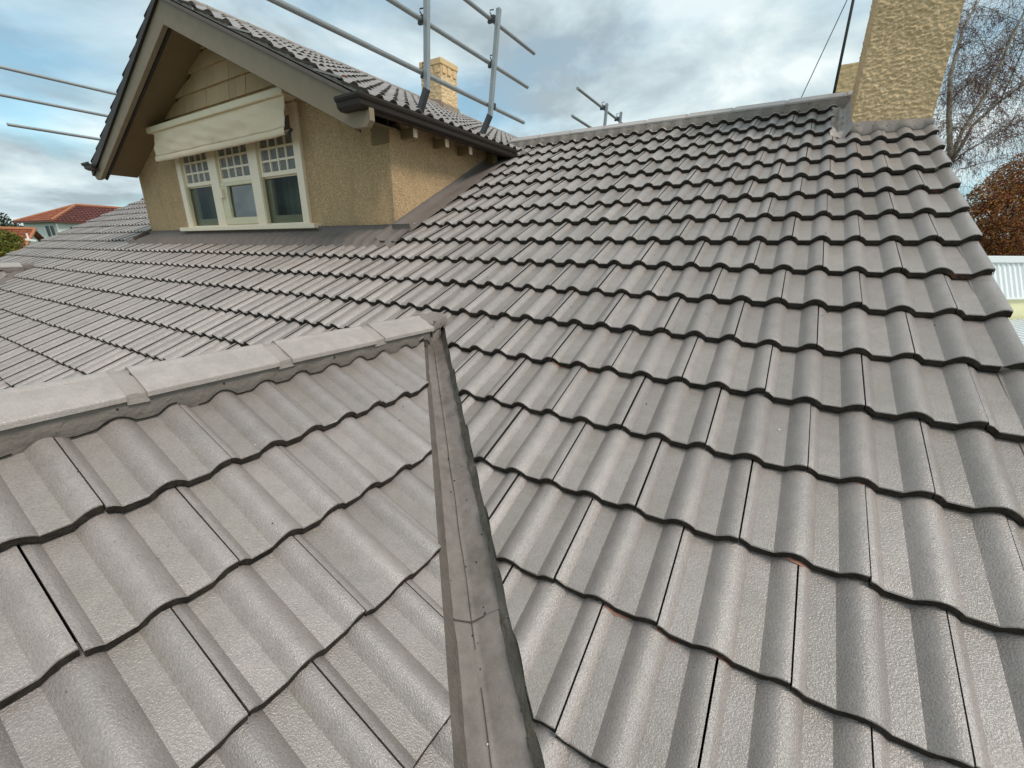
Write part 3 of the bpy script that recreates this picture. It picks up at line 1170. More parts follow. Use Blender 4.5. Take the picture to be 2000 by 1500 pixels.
for _ in range(38):
    x, y = rc.uniform(-1.5, 0.1), rc.uniform(-.3, 1.6)
    if x + y > VC - .16:
        continue
    s = rc.choice((.0008, .001, .0014, .0018))
    yy = (GAB.O.x - x) / CA
    fr = (-(yy + S0) / G) % 1.0
    h = prof2(y - APX.y - gab_uo) + T_OV * fr + .0012
    c = GAB.at(y - APX.y, yy, h + .001)
    bits.box((-s, -s * rc.uniform(.6, 1.6), -s * .6), (s, s, s * .6), mi=0 if rc.random() < .8 else 1, M4=Matrix.Translation(c) @ GAB.M.to_3x3().to_4x4() @ Matrix.Rotation(rc.uniform(0, 3), 4, 'Z'))
for _ in range(26):
    t = rc.uniform(.1, 2.2)
    c_ = rc.choice((rc.gauss(-.035, .012), rc.gauss(.012 + .016 * t, .014), rc.gauss(-.085 - .026 * t, .010)))
    sz = rc.choice((.001, .0012, .0016, .002))
    bits.box((-sz, -sz * rc.uniform(.6, 1.8), -sz * .6), (sz, sz, sz * .6), mi=0 if rc.random() < .85 else 1, M4=Matrix.Translation(vpt(t, c_, vsurf(c_) + .007)) @ Matrix.Rotation(rc.uniform(0, 3), 4, 'Z'))
M.whitebit = mat('pale grit', (0.75, 0.73, 0.68), 0.8)
kind(bits.build('roof_grit', [M.crack, M.whitebit], main_roof), 'stuff')

# ---------------------------------------------------------------- dormer walls
YW, XWR, XWL = 3.15, -3.27, -8.80
SOF = 0.20


def soff(x):
    return dormer_ridge_bed - 0.46 * abs(x - DRX) - SOF


WX0, WX1, WZ0, WZ1 = -7.43, -4.565, 0.235, 1.43
wall = MB()
zb = mz(0, YW) - 0.25
TH = 0.16


def soffpoly(xa, xb, zlo):
    pts = [(xa, zlo), (xb, zlo), (xb, soff(xb) - .002)]
    if xa < DRX < xb:
        pts.append((DRX, soff(DRX) - .002))
    pts.append((xa, soff(xa) - .002))
    return pts


wall.prism(soffpoly(XWL, WX0, zb), 'y', YW, YW + TH)
wall.prism(soffpoly(WX1, XWR, zb), 'y', YW, YW + TH)
wall.prism([(WX0, zb), (WX1, zb), (WX1, WZ0 - .01), (WX0, WZ0 - .01)], 'y', YW, YW + TH)
wall.prism(soffpoly(WX0, WX1, WZ1), 'y', YW + 0.01, YW + TH)
# side walls
sidetop = dz(XWR) - 0.13
for x0, x1 in ((XWR - TH, XWR - .001), (XWL + .001, XWL + TH)):
    wall.prism([(YW + TH, mz(0, YW) - .3), (8.0, mz(0, YW) + .2), (8.0, sidetop), (YW + TH, sidetop)], 'x', x0, x1)
w_ = wall.build('dormer_wall', M.rough, house, fix=True)
# smooth patch at the top of the corner under the bargeboard
pt = MB()
pt.box((XWR - 0.22, YW - 0.012, soff(XWR) - 0.13), (XWR + 0.008, YW, soff(XWR) + .06))
pt.build('corner_bracket', M.soffit, house)

# shingles of the gable
for r_i, zr in enumerate((1.415, 1.61, 1.803, 1.998, 2.19)):
    x = -8.0 + (0.09 if r_i % 2 else 0.0)
    rs = random.Random(40 + r_i)
    top = zr + 0.195
    while x < -4.0:
        wd = rs.choice((0.16, 0.2, 0.24, 0.31, 0.33))
        a, b = x + .0025, x + wd - .0025
        x += wd
        zt = min(top, 9)

        def lim(q):
            return soff(q) - 0.004
        if max(lim(a), lim(b)) < zr + 0.02:
            continue
        ta, tb_ = min(top, lim(a)), min(top, lim(b))
        if ta < zr or tb_ < zr:
            # triangular end piece
            if ta < zr:
                xa = DRX - (dormer_ridge_bed - SOF - .004 - zr) / 0.46
                poly = [(xa, zr), (b, zr), (b, tb_)]
            else:
                xb = DRX + (dormer_ridge_bed - SOF - .004 - zr) / 0.46
                poly = [(a, zr), (xb, zr), (a, ta)]
        else:
            poly = [(a, zr), (b, zr), (b, tb_)]
            if a < DRX < b and top > lim(DRX):
                poly.append((DRX, lim(DRX)))
            poly.append((a, ta))
        s_ = MB()
        k = len(poly)
        dj = rs.uniform(0, .003)
        zm = top
        fr_ = [(px, YW - 0.034 - dj + 0.026 * (pz - zr) / 0.195, pz) for px, pz in poly]
        bk = [(px, YW + 0.006, pz) for px, pz in poly]
        s_.face(fr_)
        for i in range(k):
            j = (i + 1) % k
            s_.face([fr_[j], fr_[i], bk[i], bk[j]])
        s_.build('shingle', M.shingle, house)

# soffit: sloping lining under the overhang, front and both eaves
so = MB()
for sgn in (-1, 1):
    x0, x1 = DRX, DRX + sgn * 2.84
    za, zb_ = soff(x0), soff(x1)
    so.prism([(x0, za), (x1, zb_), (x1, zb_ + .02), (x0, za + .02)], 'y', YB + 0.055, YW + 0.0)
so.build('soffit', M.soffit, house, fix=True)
se = MB()
for xa, xb in ((XWR, -2.99), (-9.01, XWL)):
    zl = dz(-2.99) - 0.16
    se.prism([(xa, dz(xa) - .03 if xa > -6 else dz(2 * DRX - xa) - .03), (xb, dz(xb) - .03 if xb > -6 else dz(2 * DRX - xb) - .03),
              (xb, (dz(xb) if xb > -6 else dz(2 * DRX - xb)) - .045), (xa, (dz(xa) if xa > -6 else dz(2 * DRX - xa)) - .045)], 'y', YW + .002, 9.8)
se.build('eave_lining', M.gutter, house, fix=True)

# bargeboards
BT = 0.05
for sgn in (-1, 1):
    bb = MB()
    xe = DRX + sgn * 3.02
    xi = DRX + sgn * 2.815
    z_out = lambda x: dormer_ridge_bed - 0.46 * abs(x - DRX) - 0.045
    dpt = 0.235
    poly = [(DRX, z_out(DRX)), (DRX, z_out(DRX) - dpt), (xi, z_out(xi) - dpt), (xi + sgn * .155, z_out(xi) - dpt - 0.008), (xe, z_out(xi) - dpt + .035), (xe, z_out(xe))]
    bb.prism(poly, 'y', YB + .005, YB + .005 + BT)
    bb.build('bargeboard', M.barge, house, fix=True, bevel=0.004)
    ft = MB()
    ft.prism([(DRX, z_out(DRX) - dpt - .012), (DRX, z_out(DRX) - dpt + .03), (xi, z_out(xi) - dpt + .03), (xi, z_out(xi) - dpt - .012)], 'y', YB + .058, YB + .085)
    ft.build('barge_batten', M.gutter, house, fix=True)
    uc = MB()      # undercloak strip between board and tiles
    lo = -.095 if sgn < 0 else .0
    uc.prism([(DRX, z_out(DRX) + lo * .3), (xe, z_out(xe) + lo), (xe, z_out(xe) + .028), (DRX, z_out(DRX) + .028)], 'y', YB - .022, YB + .08)
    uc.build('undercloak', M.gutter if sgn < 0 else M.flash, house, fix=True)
    # verge bedding: steps with the courses
    vb = MB()
    for k in range(-10, 1):
        y = 0.03 - k * G
        pl = DR if sgn > 0 else DL
        p = pl.at(YB - 2.62 if sgn > 0 else -(YB - 2.62), y, 0)
        for (h0, h1, ya, yb_) in ((-.004, .026, 0, .10), (-.004, .018, .10, .22), (-.004, .01, .22, G)):
            q = [pl.at(0, y + ya, h0), pl.at(0, y + yb_, h0), pl.at(0, y + yb_, h1), pl.at(0, y + ya, h1)]
            vb.prism([(v_.x, v_.z) for v_ in q], 'y', YB + .012, YB + .05)
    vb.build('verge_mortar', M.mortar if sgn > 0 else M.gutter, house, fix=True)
ap = MB()
ap.box((DRX - .05, YB - .012, dormer_ridge_bed - .02), (DRX + .05, YB + .06, dormer_ridge_bed + .05))
ap.build('verge_end', M.mortar, house, bevel=.01)


def gutter(sgn):
    """quad gutter along the eave with a short mitred return across the bargeboard"""
    s = MB()
    # profile: (out, z) with out measured outward from fascia
    prof_g = [(0.0, -0.096), (0.055, -0.096), (0.083, -0.075), (0.088, -0.040), (0.098, -0.036), (0.106, -0.018), (0.106, 0.0), (0.098, 0.0), (0.096, -0.02), (0.078, -0.03), (0.07, -0.07), (0.05, -0.086), (0.0, -0.086)]
    xf = -3.058 if sgn > 0 else 2 * DRX + 3.058
    zt = 1.128

    def P(o, z, y):
        return (xf + sgn * o, y, zt + z)
    yf = YB - 0.004
    rows = []
    # return leg along -x (for sgn>0) on the face of the board, mitre, then the long run
    ret = 0.19
    rows.append([(xf - sgn * ret, yf - o, zt + z) for o, z in prof_g])
    rows.append([(xf + sgn * o, yf - o, zt + z) for o, z in prof_g])
    rows.append([(xf + sgn * o, 4.93 if sgn > 0 else 6.0, zt + z) for o, z in prof_g])
    s.grid(rows)
    s.face(rows[0])
    s.face(rows[-1])
    o = s.build('gutter', M.gutter, house, fix=True)
    f = MB()
    f.box((min(xf - sgn * .025, xf), YB + .06, zt - .092), (max(xf - sgn * .025, xf), 9.8, zt + .0))
    f.build('fascia', M.gutter, house)
    # rear run beyond the main ridge
    b = MB()
    b.prism([(xf, zt - .1), (xf + sgn * .1, zt - .06), (xf + sgn * .1, zt), (xf, zt)], 'y', 6.6, 9.9)
    b.build('rear_gutter', M.gutter, house, fix=True)


gutter(1)
gutter(-1)
# exposed rafter ends under the right eave
for y in (3.30, 3.755, 4.155):
    r_ = MB()
    zt = 1.045
    r_.box((XWR - .02, y, zt - .075), (-3.105, y + .045, zt + .005))
    rt_ = r_.build('rafter_tail', M.soffit, house)
    e_ = MB()
    e_.box((-3.105, y - .002, zt - .076), (-3.098, y + .047, zt + .006))
    e_.build('rafter_end', M.cream, rt_)
sb = MB()
sb.box((XWR - .005, 4.72, mz(0, 4.72) - .05), (XWR + .10, 4.76, 1.08))
sb.box((XWR + .10, 4.70, mz(0, 4.7) + .03), (XWR + .125, 4.78, 1.06))
sb.build('eave_stop', M.soffit, house)

# ---------------------------------------------------------------- flashings round the dormer
fl = MB()
rows = [[], [], [], [], [], []]
n = int((XWR + 8.95 + .25) / 0.0125)
for i in range(n + 1):
    x = -9.0 + (XWR + 0.24 + 9.0) * i / n
    wv = noise.noise(Vector((x * 3, 1, 0))) * 0.012 + noise.noise(Vector((x * 11, 2, 0))) * 0.008
    yl = 2.875 + wv
    pr = prof2(x - P0.x)
    for j, (y, f_, h) in enumerate(((yl, 1.0, .012), (yl + .035, 1.0, .024), (2.952, .95, .046), (3.06, .5, .050), (YW - .012, .1, .055), (YW - .006, 0, .10))):
        p = MAIN.at(x - P0.x, (y - MAIN.O.y) / CA, pr * f_ + h + .004 * noise.noise(Vector((x * 8, y * 8, 2))))
        rows[j].append(p)
fl.grid(rows)
# side apron up the right wall, with a jagged outer edge
rows = []
for i in range(70):
    y = 2.93 + (4.95 - 2.93) * i / 69
    wv = noise.noise(Vector((y * 4, 7, 0))) * .012
    xo = -3.025 + wv
    row = []
    for xx, f_, h in ((xo, 1, .034), (xo - .03, .8, .044), (xo - .13, .2, .044), (XWR + .008, 0, .05), (XWR + .003, 0, .10)):
        row.append(MAIN.at(xx - P0.x, (y - MAIN.O.y) / CA, prof2(xx - P0.x) * f_ + h))
    rows.append(row)
fl.grid(rows)
rows = []
for i in range(30):
    y = 2.93 + (5.3 - 2.93) * i / 29
    rows.append([MAIN.at(xx - P0.x, (y - MAIN.O.y) / CA, h) for xx, h in ((-9.02, .035), (-8.9, .04), (XWL - .004, .05), (XWL - .002, .11))])
fl.grid(rows)
fl.build('wall_flashing', M.flash, house, smooth=True)
vd = MB()      # little valley and crumbled mortar where the dormer eave meets the main roof
rows = []
for i in range(12):
    t = i / 11
    x = -2.93 - .42 * t
    y = 4.93 + .50 * t
    rows.append([Vector((x + dx + .012 * noise.noise(Vector((t * 9, dx * 9, 1))), y, mz(0, y) + h + .014 * noise.noise(Vector((t * 12, dx * 14, 4))))) for dx, h in ((-.06, .09), (-.03, .05), (0, .04), (.05, .055), (.12, .05))])
vd.grid(rows)
vd.build('dormer_valley', M.mortar, house, smooth=True)

# ---------------------------------------------------------------- the triple window
win = MB()
YF = YW - 0.035                     # face of the frame
win.box((WX0, YF, WZ0), (WX0 + 0.125, YW + .10, WZ1 + .05))                       # jambs
win.box((WX1 - 0.115, YF, WZ0), (WX1, YW + .10, WZ1 + .30 - .17))
M1a, M1b, M2a, M2b = -6.565, -6.365, -5.60, -5.42
win.box((M1a, YF + .004, WZ0), (M1b, YW + .10, WZ1))
win.box((M2a, YF + .004, WZ0), (M2b, YW + .10, WZ1))
win.box((WX0 + .125, YF + .002, WZ1 - .06), (WX1 - .115, YW + .10, WZ1 + .048))
win.box((WX0 + .125, YF + .02, WZ0), (WX1 - .115, YW + .10, WZ0 + .02))
window = win.build('window', M.cream, house, bevel=0.004, fix=True)
sl = MB()
sl.box((-7.56, YW - .10, WZ0 - .052), (-4.40, YW + .02, WZ0 - .001))
sl.box((-7.63, YW - .03, WZ0 - .055), (-7.561, YW + .01, WZ0 - .005))
sl.build('sill', M.cream, window, bevel=.006)
# narrow beads either side of the mullions
for x in (M1a - .012, M1b - .003, M2a - .012, M2b - .003, WX0 + .122, WX1 - .128):
    bd = MB()
    bd.box((x, YF + .018, WZ0 + .02), (x + .015, YF + .05, WZ1 - .06))
    bd.build('sash_bead', M.creamold, window)
ZR = 0.765
lights = ((WX0 + .125, M1a, 0), (M1b, M2a, 1), (M2b, WX1 - .115, 2))
for xa, xb, which in lights:
    # upper leadlight sash: 4 columns by 4 rows, the top row behind the awning
    top = WZ1 - .062
    us = MB()
    us.box((xa + .012, YF + .03, ZR), (xb - .012, YF + .07, ZR + .045))
    us.box((xa + .012, YF + .03, top - .035), (xb - .012, YF + .07, top))
    us.box((xa + .012, YF + .03, ZR + .0451), (xa + .05, YF + .07, top - .0351))
    us.box((xb - .05, YF + .03, ZR + .0451), (xb - .012, YF + .07, top - .0351))
    sash = us.build('upper_sash', M.cream, window, fix=True)
    x0, x1, z0, z1 = xa + .05, xb - .05, ZR + .045, top - .035
    ncol, zs = 4, [z0, 0.925, 1.055, 1.185, z1]
    cw = (x1 - x0) / ncol
    gb = MB()
    for i in range(1, ncol):
        gb.box((x0 + i * cw - .011, YF + .036, z0), (x0 + i * cw + .011, YF + .064, z1))
    for z in zs[1:-1]:
        gb.box((x0, YF + .038, z - .011), (x1, YF + .062, z + .011))
    gb.build('glazing_bar', M.cream, window)
    for i in range(ncol):
        for j in range(len(zs) - 1):
            pb = MB()
            tl_ = RND.uniform(-.004, .004)
            a, b_ = x0 + i * cw + .009, x0 + (i + 1) * cw - .009
            pb.face([(a, YF + .050 + tl_, zs[j] + .009), (b_, YF + .050 - tl_, zs[j] + .009), (b_, YF + .052 - tl_, zs[j + 1] - .009), (a, YF + .052 + tl_, zs[j + 1] - .009)])
            pb.build('pane', M.pebble, window)
    # lower light
    ls = MB()
    if which == 1:
        fy = YF + .012
        ls.box((xa + .005, fy, WZ0 + .022), (xb - .005, fy + .045, WZ0 + .105))
        ls.box((xa + .005, fy, ZR - .05), (xb - .005, fy + .045, ZR - .004))
        ls.box((xa + .005, fy, WZ0 + .1051), (xa + .15, fy + .045, ZR - .0501))
        ls.box((xb - .02, fy, WZ0 + .1051), (xb - .005, fy + .045, ZR - .0501))
        ls.build('lower_sash', M.creamold, window, bevel=.004, fix=True)
        g_ = MB()
        g_.face([(xa + .14, fy + .03, WZ0 + .1), (xb - .015, fy + .027, WZ0 + .1), (xb - .015, fy + .036, ZR - .045), (xa + .14, fy + .034, ZR - .045)])
        g_.build('pane', M.pane, window)
        h_ = MB()
        h_.box((xa + .015, fy - .035, ZR - .19), (xa + .075, fy, ZR - .075))
        h_.build('awning_cleat', M.cream, window, bevel=.005)
    else:
        fy = YF + .06
        ls.box((xa + .002, fy - .002, ZR - .016), (xb - .002, fy + .02, ZR - .001))
        ls.box((xa + .002, fy + .02, WZ0 + .02), (xb - .002, fy + .055, WZ0 + .11))
        ls.box((xa + .002, fy + .02, WZ0 + .1101), (xa + .10, fy + .055, ZR - .02))
        ls.box((xb - .05, fy + .02, WZ0 + .1101), (xb - .002, fy + .055, ZR - .02))
        ls.build('lower_sash', M.cream, window, fix=True)
        g_ = MB()
        g_.face([(xa + .002, fy, WZ0 + .022), (xb - .002, fy, WZ0 + .022), (xb - .002, fy + .001, ZR - .016), (xa + .002, fy + .001, ZR - .016)])
        g_.build('insect_screen', M.screen, window)
# curtains and the dim room behind
cu = MB()
rows = [[], []]
for i in range(260):
    x = WX0 + .05 + (WX1 - WX0 - .1) * i / 259
    yy = YW + .24 + .028 * sin(x * 46 + 2 * noise.noise(Vector((x * 3, 0, 0)))) + .02 * noise.noise(Vector((x * 9, 4, 0)))
    rows[0].append((x, yy, 0.2))
    rows[1].append((x, yy * .995 + .017, 1.42))
cu.grid(rows)
cu.build('curtain', M.curtain, window, smooth=True)
rm = MB()
rm.box((WX0 - .1, YW + .6, -.1), (WX1 + .05, YW + .62, 1.43))
rm.build('room_backing', M.dark, window)

# ---------------------------------------------------------------- canvas awning over the window
aw = thing('window_awning', (-6.05, 3.05, 1.43), 'cream canvas roll-down awning under a painted hood above the dormer window', 'awning')
hd = MB()
hd.box((-7.66, YW - .20, 1.435), (-4.50, YW - .036, 1.50))
hd.prism([(YW - .20, 1.50), (YW - .036, 1.50), (YW - .036, 1.535)], 'x', -7.66, -4.50)
hd.build('hood', M.hood, aw, bevel=.004, fix=True)
cv = MB()
rows = []
for j in range(17):
    s = j / 16
    row = []
    for i in range(121):
        t = i / 120
        x = -7.54 + 3.03 * t - (.02 * (1 - s) if t > .5 else -.02 * (1 - s)) * 0
        y = YW - .165 - .03 * s - .012 * sin(pi * s)
        amp = s * (1 - .82 * s) * 1.5
        y += amp * (.075 * noise.noise(Vector((t * 5 + s * 1.2, s * 1.4, 3))) + .045 * noise.noise(Vector((t * 11 - s * 3, s * 2.5, 9))))
        y += .03 * amp * sin((t * 1.7 + s * .8) * 17) * noise.noise(Vector((t * 3, 2, 2)))
        z = 1.44 - .295 * s - .006 * sin(pi * t) * s
        row.append((x, y, z))
    rows.append(row)
cv.grid(rows)
last = rows[-1]
hem = [[(p[0], p[1] - .004, p[2]) for p in last], [(p[0], p[1] - .016, p[2] - .012) for p in last], [(p[0], p[1] - .018, p[2] - .055) for p in last], [(p[0], p[1] - .008, p[2] - .070) for p in last], [(p[0], p[1] + .012, p[2] - .066) for p in last]]
cvo = cv.build('canvas', M.canvas, aw, smooth=True)
sol = cvo.modifiers.new('thick', 'SOLIDIFY')
sol.thickness = .002
hm = MB()
hm.grid(hem)
hm.build('hem_bar', M.canvas, aw, smooth=True)
st = MB()
for a, b_ in zip(last[:-1], last[1:]):
    st.bar((a[0], a[1] - .006, a[2] - .001), (b_[0], b_[1] - .006, b_[2] - .001), .003, .0035)
st.bar((-5.95, YW - .171, 1.43), (-5.95, YW - .215, 1.15), .0025)
st.build('seam', M.shingle, aw)
br_ = MB()
for x in (-7.555, -4.492):
    br_.tube([(x, YW - .15, 1.135), (x, YW - .20, 1.075)], .016, 6)
br_.build('awning_arm', M.steeldark, aw)

# ---------------------------------------------------------------- chimneys


def roughbox(x0, x1, y0, y1, z0, z1, amp, dens, seed):
    """a box whose faces carry real coarse relief"""
    b = MB()

    def face(o, du, dv, nu, nv, nn):
        rows = []
        for j in range(nv + 1):
            row = []
            for i in range(nu + 1):
                p = Vector(o) + Vector(du) * (i / nu) + Vector(dv) * (j / nv)
                q = Vector((p.x * .8, p.y * .8, p.z * 1.45))
                k = noise.noise(q * dens + Vector((seed, 0, 0))) + .6 * noise.noise(q * dens * 2.1 + Vector((0, seed, 0))) + .35 * noise.noise(q * dens * 4.2)
                edge = min(1, min(i, nu - i) / 2) * 1.0
                row.append(p + Vector(nn) * (amp * k * (0.35 + .65 * edge)))
            rows.append(row)
        b.grid(rows)
    st_ = amp * 1.0
    nu = int((x1 - x0) / (0.16 / dens) / 1.0)
    nv = int((z1 - z0) / (0.16 / dens) / 1.0)
    nd = int((y1 - y0) / (0.16 / dens) / 1.0)
    nu, nv, nd = min(nu, 110), min(nv, 300), min(nd, 110)
    face((x0, y0, z0), (x1 - x0, 0, 0), (0, 0, z1 - z0), nu, nv, (0, -1, 0))
    face((x0, y1, z0), (0, y0 - y1, 0), (0, 0, z1 - z0), nd, nv, (-1, 0, 0))
    face((x1, y0, z0), (0, y1 - y0, 0), (0, 0, z1 - z0), nd, nv, (1, 0, 0))
    face((x1, y1, z0), (x0 - x1, 0, 0), (0, 0, z1 - z0), nu, nv, (0, 1, 0))
    b.face([(x0, y0, z1), (x1, y0, z1), (x1, y1, z1), (x0, y1, z1)])
    return b


CY0, CX0, CX1 = 4.615, 0.290, 0.772
chim = roughbox(CX0, CX1, CY0, CY0 + .62, 0.80, 2.62, .0075, 50.0, 3).build('chimney', M.chim, house, smooth=True, label='broad roughcast chimney rising from the right verge')
cc = MB()
cc.box((CX0 - .05, CY0 - .05, 2.62), (CX1 + .05, CY0 + .67, 2.70))
cc.box((CX0 + .02, CY0 + .02, 2.70), (CX1 - .02, CY0 + .60, 2.76))
cc.build('chimney_cap', M.smoothochre, chim, bevel=.01)
for dx in (.13, .35):
    pb = MB()
    pb.tube([(CX0 + dx, CY0 + .31, 2.76), (CX0 + dx, CY0 + .31, 2.98)], [.085, .075], 14)
    pb.build('chimney_pot', M.terra, chim)
# apron and side flashing of that chimney
ca = MB()
rows = [[], [], [], [], []]
for i in range(48):
    x = CX0 + .005 + (XR - .015 - CX0) * i / 47
    pr = prof2(x - P0.x)
    zt = 0.955 - .045 * (i / 47) * .7 + .004 * noise.noise(Vector((x * 14, 0, 0)))
    yl = CY0 - .055 + .006 * noise.noise(Vector((x * 15, 3, 0)))
    e = MAIN.at(x - P0.x, (yl - MAIN.O.y) / CA, pr + .026)
    rows[0].append(MAIN.at(x - P0.x, (yl - MAIN.O.y) / CA - .001, pr + .012))
    rows[1].append(e)
    rows[2].append(Vector((x, CY0 - .030, e.z + .035)))
    rows[3].append(Vector((x, CY0 - .022, zt)))
    rows[4].append(Vector((x, CY0 + .004, zt + .004)))
ca.grid(rows)
ca.build('chimney_apron', M.mortar, chim, smooth=True)
cs = MB()
rows = []
for i in range(56):
    y = CY0 - .075 + .74 * i / 55
    row = []
    for j in range(15):
        s = j / 14
        x = CX0 - .125 + .130 * s
        pr = prof2(x - P0.x)
        h = .034 + pr * (1 - s) * .7 + .06 * max(0, s - .72) / .28 + .013 * noise.noise(Vector((x * 26, y * 13, 2))) + .010 * noise.noise(Vector((x * 60, y * 42, 7)))
        if i < 3:
            h -= (3 - i) * .006
        xx = x + .012 * noise.noise(Vector((y * 16, 5, s))) * (s < .3)
        row.append(MAIN.at(xx - P0.x, (y - MAIN.O.y) / CA, h))
    rows.append(row)
cs.grid(rows)
cs.build('crumpled_flashing', M.collar, chim, smooth=True)

FCX0, FCX1, FCY0, FCY1 = -6.33, -5.85, 7.02, 7.49
fch = roughbox(FCX0, FCX1, FCY0, FCY1, 2.2, 3.16, .009, 20.0, 9).build('chimney', M.chim, house, smooth=True, label='shorter chimney with blocks under its cap, beyond the dormer ridge')
fc = MB()
fc.box((FCX0 - .02, FCY0 - .02, 3.16), (FCX1 + .02, FCY1 + .02, 3.255))
fc.build('chimney_cap', M.smoothochre, fch, bevel=.008)
for x in (FCX0 + .05, FCX0 + .20, FCX0 + .35):
    b = MB()
    b.box((x, FCY0 - .018, 3.03), (x + .085, FCY0 + .01, 3.145))
    b.build('dentil_block', M.smoothochre, fch)
for y in (FCY0 + .04, FCY0 + .19, FCY0 + .345):
    b = MB()
    b.box((FCX1 - .01, y, 3.03), (FCX1 + .018, y + .085, 3.145))
    b.build('dentil_block', M.smoothochre, fch)
ff = MB()
ff.prism([(FCX0 - .03, 2.45), (FCX1 + .02, 2.42), (FCX1 + .02, 2.58), (FCX0 - .03, 2.68)], 'y', FCY0 - .035, FCY0 - .015)
ff.box((FCX1 + .012, FCY0, 2.42), (FCX1 + .03, FCY1 + .02, 2.545))
M.pinkflash = mat('pinkish flashing', (0.36, 0.27, 0.20), 0.6, 0.3, 0.5, 8, (0.27, 0.2, 0.15))
ff.build('chimney_apron', M.pinkflash, fch, fix=True)
bch = roughbox(0.278, 0.80, 9.0, 9.5, 0.2, 2.66, .006, 16.0, 17).build('chimney', M.smoothochre, house, smooth=True, label='small chimney peeping over the ridge beside the aerial mast')

# ---------------------------------------------------------------- lower walls of the house (mostly unseen from up here)
lw = MB()
hz = mz(0, -.35) - .12
lw.box((XL + .35, -.3, GZ), (XR - .35, 11.2, -1.75))
for x0 in (XL + .35, XR - .50):
    lw.prism([(-.3, -1.75), (11.2, -1.75), (RIDGE_Y, ridge_bed - .1)], 'x', x0, x0 + .15)
lw.prism([(2 * RIDGE_X - .75, -1.9 + 0), (.75, -1.9), (RIDGE_X, gz(RIDGE_X) - .12)], 'y', -1.95, -1.8)
lw.box((2 * RIDGE_X - .75, -1.95, GZ), (.75, -.31, -1.9))
lw.build('wall', M.rough, house, fix=True)
fg = MB()
fg.box((XR - .02, EAVE_Y, mz(0, EAVE_Y) - .2), (XR - .0, -.2, mz(0, -.2) - .02))
for ya, yb_ in ((EAVE_Y, RIDGE_Y),):
    fg.prism([(ya, mz(0, ya) - .02), (yb_, ridge_bed - .02), (yb_, ridge_bed - .22), (ya, mz(0, ya) - .2)], 'x', XR - .045, XR - .012)
    fg.prism([(ya, mz(0, ya) - .02), (yb_, ridge_bed - .02), (yb_, ridge_bed - .22), (ya, mz(0, ya) - .2)], 'x', XL + .012, XL + .045)
fg.build('verge_board', M.barge, house, fix=True)
vm = MB()
for x in (XR - .012,):
    for k in range(-8, 12):
        y = -k * G
        q = [MAIN.at(x - P0.x, y, -.015), MAIN.at(x - P0.x, y + G, -.015), MAIN.at(x - P0.x, y + G, .004), MAIN.at(x - P0.x, y, .03)]
        vm.prism([(p.y, p.z) for p in q], 'x', XR - .07, XR - .004)
vm.build('verge_mortar', M.mortar, house, fix=True)

# ---------------------------------------------------------------- guard rails


def guard_rail(name, xr, rails, posts, label, sgn=1):
    t = thing(name, (xr, posts[0][0], posts[0][2]), label, 'guard rail', 'scaffold guard rails on the dormer eaves')
    for (z, ya, yb_) in rails:
        r_ = MB()
        r_.tube([(xr, ya, z), (xr, yb_, z)], .0205, 12, cap=False)
        r_.tube([(xr, yb_ - .003, z), (xr, yb_ - .001, z)], .0205, 12)
        r_.tube([(xr, ya + .003, z), (xr, ya + .001, z)], .0205, 12)
        r_.build('rail', M.galv, t, smooth=False)
    for (y, ztop, zfoot, lean, dy) in posts:
        b = MB()
        xo = xr + sgn * .050
        kink = zfoot + .13
        b.bar((xo + sgn * lean, y, ztop), (xo - sgn * .0, y - dy, kink), .042, .042, upv=(0, 1, 0))
        b.bar((xo, y - dy, kink + .012), (xo - sgn * .085, y - dy * 1.2, zfoot - .03), .046, .05, upv=(0, 1, 0), mi=1)
        b.build('post', [M.galv, M.steeldark], t, fix=True)
        for (z, ya, yb_) in rails:
            if ya - .05 < y < yb_ + .05:
                c = MB()
                zz_ = z
                c.bar((xr - sgn * .03, y - .035, zz_ - .028), (xr + sgn * .045, y - .035, zz_ - .028), .03, .012)
                pts = [Vector((xr + sgn * .02 + .0, y - .03, zz_ + .02)), Vector((xr - sgn * .0, y - .045, zz_ + .05)), Vector((xr - sgn * .005, y - .04, zz_ + .075)), Vector((xr + sgn * .03, y - .02, zz_ + .08))]
                c.tube(pts, .006, 5)
                c.bar((xr - sgn * .03, y - .03, zz_), (xr + sgn * .05, y - .03, zz_), .035, .052)
                c.build('clamp', M.steeldark, t)
    return t


guard_rail('guard_rail', -3.0, [(2.262, 1.9, 5.38), (1.868, 1.5, 5.23), (1.472, 1.2, 5.15)],
           [(3.40, 2.42, 1.20, .02, .06), (4.47, 2.345, 1.22, .03, .13)], 'three galvanised rails on two bent posts along the near dormer gutter')
guard_rail('guard_rail', -3.0, [(2.255, 6.72, 11.2), (1.865, 6.58, 11.2), (1.47, 6.6, 11.2)],
           [(7.80, 2.31, 1.20, .02, .06), (8.55, 2.36, 1.20, .02, .06)], 'galvanised rails and two posts showing over the main ridge')
guard_rail('guard_rail', -9.1, [(2.182, 0.9, 6.5), (1.85, 0.9, 6.5), (1.505, 1.945, 6.5)],
           [(3.9, 2.3, 1.2, .02, .06), (4.9, 2.3, 1.2, .02, .06)], 'three rails reaching past the left bargeboard of the dormer', sgn=-1)

# ---------------------------------------------------------------- aerial mast
mast = thing('aerial_mast', (.17, 5.8, 1.2), 'thin steel aerial mast with a guy wire behind the ridge by the chimney', 'aerial mast')
b = MB()
b.tube([(.172, 5.8, 1.15), (.168, 5.8, 3.4)], .0125, 8)
b.build('pole', M.steeldark, mast, smooth=True)
b = MB()
b.tube([(.168, 5.8, 2.40), (-.087, 5.8, 1.527), (-.19, 5.8, 1.17)], .0042, 5)
b.build('guy_wire', M.steeldark, mast)

